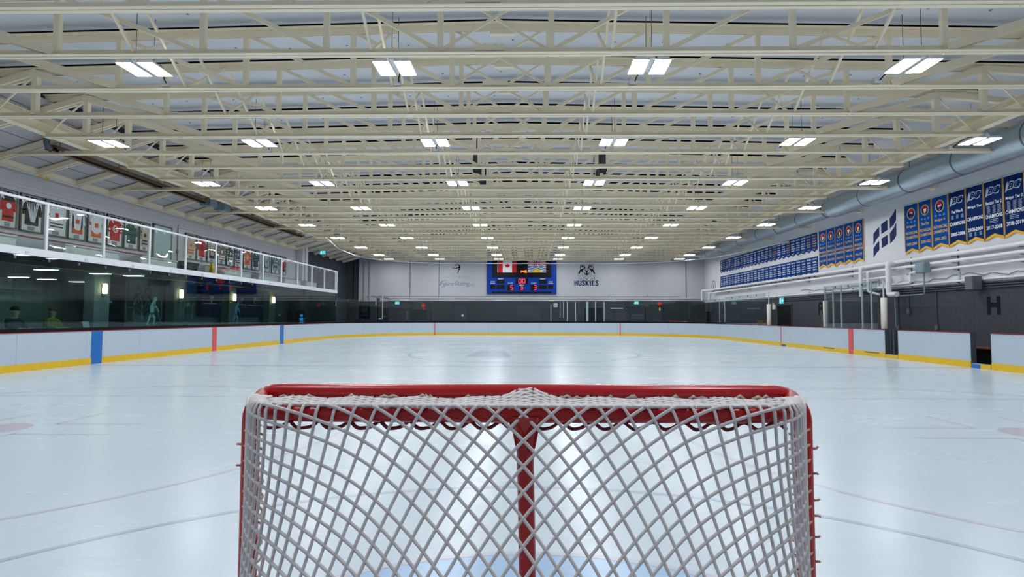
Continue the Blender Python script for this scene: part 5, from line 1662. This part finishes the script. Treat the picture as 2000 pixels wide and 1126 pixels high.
# ---------------------------------------------------------------- lobby behind the tinted glass
for i, y in enumerate((20.95, 25.6, 30.25, 34.9)):
    t = thing('lobby_pillar', ('taupe lobby pillar behind the tinted glass, ' + ['nearest to the goal', 'second from the goal', 'third from the goal', 'farthest from the goal']  [i]), 'pillar', (-16.05, y, 0), 0, 'lobby pillars')
    obj('shaft', MB().bbox(-0.3, 0.10, -0.38, 0.38, -0.05, 3.04, 0.015), 'lobbywall', t)
    obj('skirting', MB().box(-0.3, 0.115, -0.395, 0.395, -0.05, 0.12), 'dkgrey', t)
    s = thing('wall_sconce', 'glowing warm sconce on the lobby pillar ' + ['nearest to the goal', 'second from the goal', 'third from the goal', 'farthest from the goal'][i], 'wall lamp', (-15.95, y, 2.22), RZL, 'warm lobby sconces')
    obj('shade', MB().lathe([(0.05, 0.05), (0.075, 0.08), (0.085, 0.25), (0.075, 0.42), (0.05, 0.45)], (0, -0.10, 0), 'z', 16), 'sconce', s, True)
    obj('bottom_cup', MB().lathe([(0.03, 0.0), (0.075, 0.02), (0.08, 0.075)], (0, -0.10, 0), 'z', 16), 'brown', s, True)
    obj('back_plate', MB().bbox(-0.05, 0.05, -0.04, 0, 0.05, 0.42, 0.01), 'brown', s)
for k, (x, y, lb) in enumerate(((-15.9, 18.4, 'above the people at the counter'), (-15.4, 20.1, 'just before the first pillar sconce'), (-14.9, 21.1, 'just past the first pillar sconce'),
                               (-20.0, 21.9, 'deep in the lobby, nearest to the goal'), (-20.0, 23.2, 'deep in the lobby, middle of three'), (-20.0, 24.8, 'deep in the lobby, farthest from the goal'))):
    t = thing('lobby_ceiling_light', 'small white light panel on the lobby ceiling ' + lb, 'light', (x, y, 2.98), 0, 'lobby light panels')
    obj('housing', MB().bbox(-0.34, 0.34, -0.17, 0.17, 0.0, 0.08, 0.01), 'house', t)
    obj('diffuser', MB().bbox(-0.30, 0.30, -0.14, 0.14, -0.012, 0.0, 0.004), 'ledstrip', t)
t = thing('lobby_mural', 'dark husky head mural on the lobby wall behind the glass', 'mural', (-16.59, 25.0, 0), RZL)
hk = husky(0.0026)
hk.move(-0.9, 0, 2.2)
obj('husky_print', hk, 'blackprint', t)
t = thing('lobby_display_wall', 'dark navy display case wall in the lobby beyond the second pillar', 'display case', (-16.58, 32.0, 0), RZL)
obj('case', MB().bbox(-4.0, 3.6, -0.25, 0, 1.5, 2.95, 0.02), 'navyprint', t)
for k in range(5):
    obj('shelf', MB().box(-3.9 + k * 1.5, -2.6 + k * 1.5, -0.27, -0.25, 2.1, 2.14), 'steel', t)
for k, (x, z) in enumerate(((-3.2, 2.3), (-1.7, 2.35), (-0.2, 2.3), (1.3, 2.35), (2.8, 2.3))):
    obj('trophy', MB().lathe([(0.08, -0.16), (0.03, -0.1), (0.03, 0.0), (0.10, 0.12), (0.11, 0.2)], (x, -0.30, z), 'z', 10), 'steel', t)
def table(y, lb):
    t = thing('cafe_table', lb, 'table', (-14.9, y, 0), 0, 'lobby cafe tables')
    obj('top', MB().lathe([(0.36, 1.02), (0.38, 1.03), (0.38, 1.05), (0.36, 1.06)], (0, 0, 0), 'z', 24), 'dkgrey', t)
    obj('column', MB().tube([(0, 0, 0.0), (0, 0, 1.02)], 0.035, 10), 'steel', t)
    obj('base', MB().lathe([(0.26, 0), (0.24, 0.025), (0.05, 0.05)], (0, 0, 0), 'z', 20), 'steel', t)
for y, lb in ((19.2, 'round high table in the lobby left of the first sconce'), (23.2, 'round high table in the lobby below the husky mural'), (28.0, 'round high table in the lobby between the second and third sconce')):
    table(y, lb)
def stool(x, y, rz, lb):
    t = thing('bar_stool', lb, 'stool', (x, y, 0), rz, 'lobby bar stools')
    obj('seat', MB().lathe([(0.15, 0.72), (0.18, 0.74), (0.18, 0.77), (0.15, 0.79)], (0, 0, 0), 'z', 20), 'charcoal', t)
    for a in range(4):
        q = R(45 + 90 * a)
        obj('leg', MB().tube([(0.12 * cos(q), 0.12 * sin(q), 0.72), (0.22 * cos(q), 0.22 * sin(q), 0.0)], 0.015, 6), 'steel', t)
    obj('foot_ring', MB().tube([(0.185 * cos(R(a)), 0.185 * sin(R(a)), 0.26) for a in range(0, 360, 20)], 0.01, 6, True), 'steel', t)
stool(-14.45, 15.62, 0, 'bar stool under the seated person nearest the goal')
stool(-14.45, 16.86, 0, 'bar stool under the person in the olive jacket')
stool(-14.3, 22.45, 0, 'bar stool with pale steel legs by the mural, first of two')
stool(-14.3, 23.95, 0, 'bar stool with pale steel legs by the mural, second of two')
stool(-14.5, 27.3, 0, 'bar stool with pale steel legs before the third sconce')
ct = thing('window_counter', 'dark counter along the inside of the tinted glass', 'counter', (0, 0, 0), 0)
obj('top', MB().bbox(-14.02, -13.62, 13.0, 19.0, 1.02, 1.06, 0.01), 'dkgrey', ct)
for y in (13.2, 16.0, 18.8):
    obj('leg', MB().box(-13.9, -13.8, y - 0.04, y + 0.04, -0.05, 1.02), 'dkgrey', ct)
lp = thing('laptop', 'open pale laptop on the lobby counter beside the olive jacket', 'laptop', (-13.82, 17.75, 1.06), R(100))
obj('keyboard_base', MB().bbox(-0.17, 0.17, -0.12, 0.12, 0, 0.018, 0.005), 'silver', lp)
ld = MB().bbox(-0.17, 0.17, -0.006, 0.006, 0, 0.23, 0.004)
ld.move(m=Matrix.Rotation(R(-18), 4, 'X'))
ld.move(0, 0.12, 0.015)
obj('screen_lid', ld, 'silver', lp)
t = thing('vending_machine', 'vending machine with a lit blue panel at the far lobby end', 'vending machine', (-15.9, 37.4, 0), RZL)
obj('body', MB().bbox(-0.5, 0.5, -0.8, 0, 0, 1.9, 0.02), 'black', t)
for k, (z0, z1) in enumerate(((0.95, 1.12), (1.2, 1.38), (1.46, 1.62))):
    obj('lit_panel', MB().box(-0.36 + 0.05 * k, 0.30 - 0.08 * k, -0.812, -0.80, z0, z1), 'vend', t)
obj('coin_panel', MB().box(0.36, 0.46, -0.812, -0.80, 0.9, 1.4), 'steel', t)
for k, (y, lb) in enumerate(((20.2, 'pale hockey player decal on the tinted glass left of the first sconce'), (26.0, 'pale hockey player decal on the tinted glass by the second sconce'))):
    t = thing('player_decal', lb, 'decal', (-13.484, y, 1.15), RZL, 'player decals')
    d = MB()
    a, b = -0.003, 0.0
    d.plate([(x, z) for x, z in arc(0.05, 0.92, 0.09, 0, 340, 10)], a, b)
    d.stroke([(0.02, 0.85), (-0.10, 0.65), (-0.12, 0.40)], [0.16, 0.24, 0.18], a, b)
    d.stroke([(-0.12, 0.42), (0.06, 0.24), (-0.02, 0.02), (0.10, 0.0)], [0.14, 0.11, 0.08, 0.05], a, b)
    d.stroke([(-0.14, 0.42), (-0.26, 0.22), (-0.34, 0.02), (-0.22, 0.0)], [0.14, 0.11, 0.08, 0.05], a, b)
    d.stroke([(-0.02, 0.74), (0.18, 0.58), (0.28, 0.48)], [0.10, 0.08, 0.05], a, b)
    obj('player_figure', d, mat('pale_teal_decal', rgb(120, 150, 152), 0.7) if k == 0 else 'steelblue', t)
    obj('stick', MB().stroke([(0.12, 0.66), (0.40, 0.06), (0.56, 0.02)], 0.03, a, b), 'steelblue', t)

# ---------------------------------------------------------------- people in the lobby, seen dimly through the glass
def skin_body(name, joints, edges, m, parent, lv=2):
    """one continuous surface grown from a jointed skeleton: joints = {key: (x, y, z, r)}"""
    ks = list(joints)
    me = bpy.data.meshes.new(name)
    me.from_pydata([joints[k][:3] for k in ks], [(ks.index(a), ks.index(b)) for a, b in edges], [])
    me.materials.append(M[m])
    o = bpy.data.objects.new(name, me)
    col.objects.link(o)
    o.parent = parent
    md = o.modifiers.new('skin', 'SKIN')
    md.use_smooth_shade = True
    for i, k in enumerate(ks):
        r = joints[k][3]
        me.skin_vertices[0].data[i].radius = (r, r) if not isinstance(r, tuple) else r
        me.skin_vertices[0].data[i].use_root = (i == 0)
    sb = o.modifiers.new('subdivision', 'SUBSURF')
    sb.levels = sb.render_levels = lv
    dg = bpy.context.evaluated_depsgraph_get()
    nm = bpy.data.meshes.new_from_object(o.evaluated_get(dg))
    o.modifiers.clear()
    o.data = nm
    nm.name = name
    if not nm.materials:
        nm.materials.append(M[m])
    return o
def person(x, y, rz, top, lb, cap):
    """seated figure facing local -y, seat at 0.79 m, forearms on a counter at 1.06 m"""
    t = thing('person', lb, 'person', (x, y, 0), rz, None)
    J = {'pelvis': (0, 0.02, 0.90, .13), 'waist': (0, 0.0, 1.05, .125), 'chest': (0, -0.03, 1.24, .15), 'neck0': (0, -0.03, 1.38, .065), 'neck1': (0, -0.05, 1.45, .055),
         'head0': (0, -0.06, 1.53, .082), 'head1': (0, -0.055, 1.61, .092), 'head2': (0, -0.045, 1.67, .07)}
    E_ = [('pelvis', 'waist'), ('waist', 'chest'), ('chest', 'neck0'), ('neck0', 'neck1'), ('neck1', 'head0'), ('head0', 'head1'), ('head1', 'head2')]
    for s, q in ((-1, 'l'), (1, 'r')):
        J.update({q + 'sh': (s * 0.19, -0.02, 1.33, .065), q + 'el': (s * 0.25, -0.14, 1.11, .05), q + 'wr': (s * 0.13, -0.36, 1.10, .034), q + 'palm': (s * 0.10, -0.43, 1.10, .034),
                  q + 'hip': (s * 0.10, -0.02, 0.87, .10), q + 'kn': (s * 0.13, -0.42, 0.86, .07), q + 'an': (s * 0.13, -0.36, 0.36, .045), q + 'toe': (s * 0.14, -0.52, 0.30, .04)})
        E_ += [('chest', q + 'sh'), (q + 'sh', q + 'el'), (q + 'el', q + 'wr'), (q + 'wr', q + 'palm'), ('pelvis', q + 'hip'), (q + 'hip', q + 'kn'), (q + 'kn', q + 'an'), (q + 'an', q + 'toe')]
        for k in range(4):
            fx_ = s * (0.10 + (k - 1.5) * 0.018)
            J[q + 'f%da' % k] = (fx_, -0.475, 1.105, .009)
            J[q + 'f%db' % k] = (fx_, -0.515 + 0.006 * abs(k - 1), 1.090, .008)
            E_ += [(q + 'palm', q + 'f%da' % k), (q + 'f%da' % k, q + 'f%db' % k)]
        J[q + 'th'] = (s * 0.055, -0.44, 1.10, .010)
        J[q + 'tt'] = (s * 0.045, -0.475, 1.095, .009)
        E_ += [(q + 'palm', q + 'th'), (q + 'th', q + 'tt')]
    body = skin_body('body', J, E_, 'skin', t)
    f = MB()
    f.lathe([(0.012, 0), (0.016, 0.012), (0.006, 0.03)], (0, -0.145, 1.555), 'y', 8)
    f.move()
    obj('nose', MB().add([(0, -0.150, 1.60), (-0.017, -0.146, 1.555), (0.017, -0.146, 1.555), (0, -0.172, 1.56)], [(0, 1, 3), (0, 3, 2), (1, 2, 3), (0, 2, 1)]), 'skin', t)
    for s in (-1, 1):
        obj('eye', MB().lathe([(0.004, 0.0), (0.012, 0.004), (0.012, 0.010), (0.004, 0.014)], (s * 0.033, -0.152, 1.61), 'y', 8), 'black', t)
        obj('ear', MB().lathe([(0.010, -0.006), (0.026, 0.0), (0.022, 0.008)], (s * 0.094, -0.05, 1.59), 'x', 10), 'skin', t)
    obj('mouth', MB().bbox(-0.024, 0.024, -0.148, -0.138, 1.515, 1.523, 0.002), 'bench', t)
    # jacket and trousers follow the body, slightly larger
    jk = {k: (J[k][0], J[k][1], J[k][2], J[k][3] + 0.018) for k in ('waist', 'chest', 'lsh', 'rsh', 'lel', 'rel')}
    jk['pelvis'] = (0, 0.02, 0.92, .15)
    for q in 'lr':
        a, b = J[q + 'el'], J[q + 'wr']
        jk[q + 'cf'] = (a[0] + (b[0] - a[0]) * .85, a[1] + (b[1] - a[1]) * .85, a[2] + (b[2] - a[2]) * .85, .048)
    jk['collar'] = (0, -0.03, 1.38, .085)
    skin_body('jacket', {k: jk[k] for k in ['pelvis', 'waist', 'chest', 'collar', 'lsh', 'lel', 'lcf', 'rsh', 'rel', 'rcf']},
              [('pelvis', 'waist'), ('waist', 'chest'), ('chest', 'collar'), ('chest', 'lsh'), ('lsh', 'lel'), ('lel', 'lcf'), ('chest', 'rsh'), ('rsh', 'rel'), ('rel', 'rcf')], top, t)
    tr = {k: (J[k][0], J[k][1], J[k][2], J[k][3] + 0.014) for k in ('pelvis', 'lhip', 'rhip', 'lkn', 'rkn', 'lan', 'ran')}
    skin_body('trousers', {k: tr[k] for k in ['pelvis', 'lhip', 'lkn', 'lan', 'rhip', 'rkn', 'ran']},
              [('pelvis', 'lhip'), ('lhip', 'lkn'), ('lkn', 'lan'), ('pelvis', 'rhip'), ('rhip', 'rkn'), ('rkn', 'ran')], 'charcoal', t)
    h = MB()
    h.lathe([(0.098, 0), (0.108, 0.03), (0.10, 0.075), (0.07, 0.105), (0.02, 0.12)], (0, -0.035, 1.615), 'z', 18)
    if cap:
        h.plate([(-0.075, 0), (0.075, 0), (0.06, 0.0), (0.0, 0.001)], 0, 0.001)
        c = obj('cap', h, 'bench', t, True)
        obj('cap_brim', MB().bbox(-0.075, 0.075, -0.23, -0.10, 1.625, 1.640, 0.006), 'bench', c)
    else:
        obj('hair', h, 'hair', t, True)
    return t
person(-14.36, 15.62, R(90), 'charcoal', 'dark-haired person in a charcoal top seated behind the tinted glass', False)
person(-14.36, 16.86, R(90), 'olive', 'person in a cap and olive jacket seated at the counter behind glass', True)

# ---------------------------------------------------------------- the goal
GY = 1.97
def curve(pts, n=8):
    """smooth Catmull-Rom line through points"""
    P = [Vector(p) for p in pts]
    P = [P[0] * 2 - P[1]] + P + [P[-1] * 2 - P[-2]]
    o = []
    for i in range(1, len(P) - 2):
        a, b, c, d = P[i - 1:i + 3]
        for k in range(n):
            t = k / n
            o.append(0.5 * ((2 * b) + (c - a) * t + (2 * a - 5 * b + 4 * c - d) * t * t + (3 * b - a - 3 * c + d) * t ** 3))
    o.append(P[-2])
    return o

def plan_point(u, half):
    """point and outward weight on the net's plan curve at signed arc parameter u"""
    s = -1 if u < 0 else 1
    a = abs(u)
    if a < half[0][2]:
        return None
PL = curve([(0, 1.522, 0), (0.30, 1.522, 0), (0.58, 1.523, 0), (0.72, 1.545, 0), (0.787, 1.625, 0), (0.852, 1.765, 0), (0.915, 1.90, 0), (0.955, 1.985, 0)], 10)
PLS = [0.0]
for i in range(1, len(PL)):
    PLS.append(PLS[-1] + (PL[i] - PL[i - 1]).length)
UMAX = PLS[-1]
def plan(u):
    a = min(abs(u), UMAX - 1e-6)
    for i in range(1, len(PL)):
        if PLS[i] >= a:
            t = (a - PLS[i - 1]) / (PLS[i] - PLS[i - 1])
            p = PL[i - 1].lerp(PL[i], t)
            return (p.x if u >= 0 else -p.x), p.y
    return PL[-1].x, PL[-1].y
HN = 1.19
def net_point(u, d):
    """net surface: u along the plan curve, d down from the top bar; d below zero folds inward over the bar"""
    x, y = plan(u)
    w = max(0.0, min(1.0, (0.90 - abs(u)) / 0.42))
    w = w * w * (3 - 2 * w)
    e = max(0.0, (abs(u) - 0.85) / (UMAX - 0.85))
    zt = HN + 0.019 - 0.050 * e * e
    if d < 0:
        x2, y2 = plan(u + 0.01)
        tx, ty = x2 - x, y2 - y
        l = sqrt(tx * tx + ty * ty) or 1
        return Vector((x - ty / l * -d, y + tx / l * -d, zt + 0.005 * sin(min(1, -d / 0.03) * pi) - 0.10 * max(0, -d - 0.03)))
    dd = max(0.0, d)
    bulge = 0.10 * dd + 0.33 * dd * dd
    puff = 0.010 * sin(5.0 * u + 1.0) * sin(4.0 * dd)
    return Vector((x, y - (bulge + puff) * w, zt - d))
ANG = ((-9, 10, 40), (-0.72, 10, 40), (-0.52, 18, 38), (-0.38, 30, 35), (0, 42, 25), (0.38, 67, 0), (0.52, 80, -14), (0.72, 93, -24), (9, 93, -24))
def cord_angle(u, d):
    for i in range(1, len(ANG)):
        if u <= ANG[i][0]:
            a, b = ANG[i - 1], ANG[i]
            t = (u - a[0]) / (b[0] - a[0])
            return R(a[1] + (b[1] - a[1]) * t + (a[2] + (b[2] - a[2]) * t) * max(0.0, min(0.6, d)))
    return R(93)
DM = 1.165
def cord_line(u, d):
    """trace one cord of the first family both ways from a seed, clipped to the net"""
    out = []
    for sg in (-1, 1):
        p, q, run = u, d, []
        while -UMAX <= p <= UMAX and -0.065 <= q <= DM and len(run) < 400:
            run.append((p, q))
            a = cord_angle(p, q)
            p += sg * 0.02 * cos(a)
            q += sg * 0.02 * sin(a)
        out.append(run)
    return list(reversed(out[0])) + out[1][1:]

def make_goal(full):
    g = thing('hockey_goal', 'red steel hockey goal with white net, seen from behind, nearest the camera' if full else 'spare red goal stored behind the far boards in the corner', 'goal', (-0.018, 0, 0), 0, 'hockey goals')
    # front frame: posts and crossbar in one bent tube
    r = 0.030
    px, zt, q = 0.945, 1.19, 0.095
    pts = [(-px, GY, 0.0), (-px, GY, zt - q)]
    for i in range(1, 9):
        a = R(90 * i / 8)
        pts.append((-px + q - q * cos(a), GY, zt - q + q * sin(a)))
    for i in range(0, 9):
        a = R(90 * i / 8)
        pts.append((px - q + q * sin(a), GY, zt - q + q * cos(a)))
    pts += [(px, GY, zt - q), (px, GY, 0.0)]
    obj('front_frame', MB().tube(pts, r, 20), 'goalred', g, True)
    half = [(0.0, 1.552), (0.35, 1.552), (0.58, 1.553), (0.685, 1.575), (0.765, 1.65), (0.83, 1.78), (0.885, 1.91), (0.905, 1.965)]
    bar = curve([(-x, y, 1.188 - 0.03 * max(0, (x - .7))) for x, y in reversed(half)] + [(x, y, 1.188 - 0.03 * max(0, (x - .7))) for x, y in half[1:]], 6)
    obj('rear_top_bar', MB().tube(bar, 0.0225, 16), 'goalred', g, True)
    low = [(0.0, 0.90), (0.45, 0.90), (0.80, 0.98), (1.02, 1.25), (1.04, 1.55), (0.97, 1.85), (0.945, 1.96)]
    obj('base_frame', MB().tube(curve([(-x, y, 0.03) for x, y in reversed(low)] + [(x, y, 0.03) for x, y in low[1:]], 6), 0.028, 12), 'goalred', g, True)
    cp = curve([(0.005, 1.553, 1.185), (0.005, 1.553, 1.05), (0.010, 1.55, 0.80), (0.010, 1.50, 0.45), (0.005, 1.30, 0.16), (0, 0.92, 0.035)], 8)
    rad = [0.023] * len(cp)
    for i in range(8):
        rad[i] = 0.023 + 0.022 * (1 - i / 8) ** 2.2
    obj('centre_support', MB().tube(cp, rad, 14), 'goalred', g, True)
    # gusset webs where the support meets the bar
    gw = MB()
    for s in (-1, 1):
        gw.plate([(0.005, 1.178), (0.005 + s * 0.048, 1.176), (0.005 + s * 0.036, 1.15), (0.005 + s * 0.026, 1.10), (0.005, 1.08)], 1.541, 1.565)
    obj('gusset', gw, 'goalred', g)
    # rear and side net: two families of cords that swing from diamonds in the middle to squares at the sides
    N = MB()
    cr_ = 0.0046
    seeds = [(u, 0.05) for u in (-0.64, -0.50, -0.395, -0.31, -0.24, -0.172, -0.1035, -0.0345, 0.0345, 0.1035, 0.170, 0.235, 0.296, 0.355, 0.412, 0.465, 0.513, 0.558, 0.597, 0.633, 0.666, 0.694, 0.717)]
    u = 0.737
    while u < UMAX:
        seeds.append((u, 0.05))
        u += 0.019
    dd = 0.085
    while dd < DM:
        seeds.append((-0.72, dd))
        dd += 0.0375
    for fam in (-1, 1):
        for u, d in seeds:
            ln = cord_line(u, d)
            if len(ln) >= 3:
                N.tube([net_point(p * fam, q) for p, q in ln], cr_, 5)
    obj('rear_net', N, 'cord', g, 'all')
    # top net: slack cords over the bar to the crossbar, packed tight on the left
    T = MB()
    def top_point(x, v):
        """v 0 at the rear bar, 1 at the crossbar"""
        lim = 0.74 + 0.17 * v ** 0.8
        x = max(-1, min(1, x)) * lim
        y = 1.522 + (GY - 0.035 - 1.522) * v
        bow = 0.055 * (abs(x) / lim) ** 6 * (1 - v)
        z = 1.214 - 0.033 * v - 0.012 * sin(pi * v) + 0.034 * exp(-(x / 0.07) ** 2) * v ** 2 + 0.004 * sin(31 * x) * v
        if v > 0.85:
            z -= 0.004 * (v - 0.85) / 0.15
        return Vector((x, y + bow, z))
    nk = 34 if full else 20
    for fam in (-1, 1):
        for k in range(-12, nk + 12):
            P = []
            for i in range(15):
                v = i / 14
                x = -1 + 2 * (k + 0.5) / nk + fam * (v - 0.5) * 0.46
                if abs(x) <= 1.0:
                    P.append(top_point(x, v))
            if len(P) >= 2:
                T.tube(P, cr_, 5)
    obj('top_net', T, 'cord', g, 'all')
    if full:
        W = MB()
        rn = random.Random(3)
        for fam in (-1, 1):
            for k in range(0, 52):
                P = []
                for i in range(13):
                    v = 0.04 + 0.94 * i / 12
                    x = -0.97 + 1.02 * (k + 0.5) / 52 + fam * (v - 0.5) * 0.62 + 0.004 * sin(9 * v + k)
                    if -0.97 <= x <= 0.06:
                        p = top_point(x, v)
                        p.z -= 0.006 + 0.006 * (k % 2)
                        P.append(p)
                if len(P) >= 2:
                    W.tube(P, 0.0062, 5)
        obj('bunched_top_net', W, 'cordtan', g, 'all')
        # knots where the top net is tied along the crossbar
        K_ = MB()
        for i in range(30):
            x = rn.uniform(-0.84, 0.84)
            w_ = rn.uniform(0.008, 0.02)
            K_.tube([(x - w_, GY - 0.034, 1.176), (x, GY - 0.040, 1.182 + rn.uniform(0, .007)), (x + w_, GY - 0.034, 1.175)], 0.0048, 5)
        obj('tie_knot', K_, 'cordtan', g, 'all')['kind'] = 'stuff'
    # dark red lacing under the rear bar
    Lc = MB()
    P = []
    for i in range(241):
        x = -0.70 + 1.40 * i / 240
        if abs(x) < 0.04:
            if len(P) > 2:
                Lc.tube(P, 0.0050, 6)
            P = []
            continue
        ph = x * 2 * pi / 0.082
        P.append((x, 1.552 + 0.012 * cos(ph), 1.157 + 0.009 * sin(ph) - 0.002 * cos(2 * ph)))
    Lc.tube(P, 0.0050, 6)
    obj('bar_lacing', Lc, 'lace', g, 'all')
    # tan lacing twisted round the posts with frayed ends
    for s in (-1, 1):
        Z_ = MB()
        P = []
        for i in range(330):
            z = 0.02 + 1.06 * i / 329
            a = i * 0.40
            P.append((s * (px - 0.014) + 0.031 * cos(a), GY - 0.004 + 0.033 * sin(a), z))
        Z_.tube(P, 0.0042, 5)
        rn = random.Random(5 + s)
        for k in range(11 if s > 0 else 2):
            z = (0.25 if s > 0 else 0.95) + 0.075 * k + rn.uniform(-.02, .02)
            Z_.tube([(s * (px + 0.03), GY, z), (s * (px + 0.040), GY - 0.01, z + 0.004), (s * (px + 0.042 + rn.uniform(0, .006)), GY - 0.012, z + rn.uniform(-.004, .012))], 0.0042, 5)
        obj('post_lacing', Z_, 'tan', g, 'all')
    return g
goal = make_goal(True)
spare = make_goal(False)
spare.location = (12.15, 46.75 + 1.5, 0)
spare.rotation_euler = (0, 0, pi)
spare.location = (11.9, 46.6 + 0.9 + 0.40, 0)
spare.scale = (0.82, 0.9, 1)
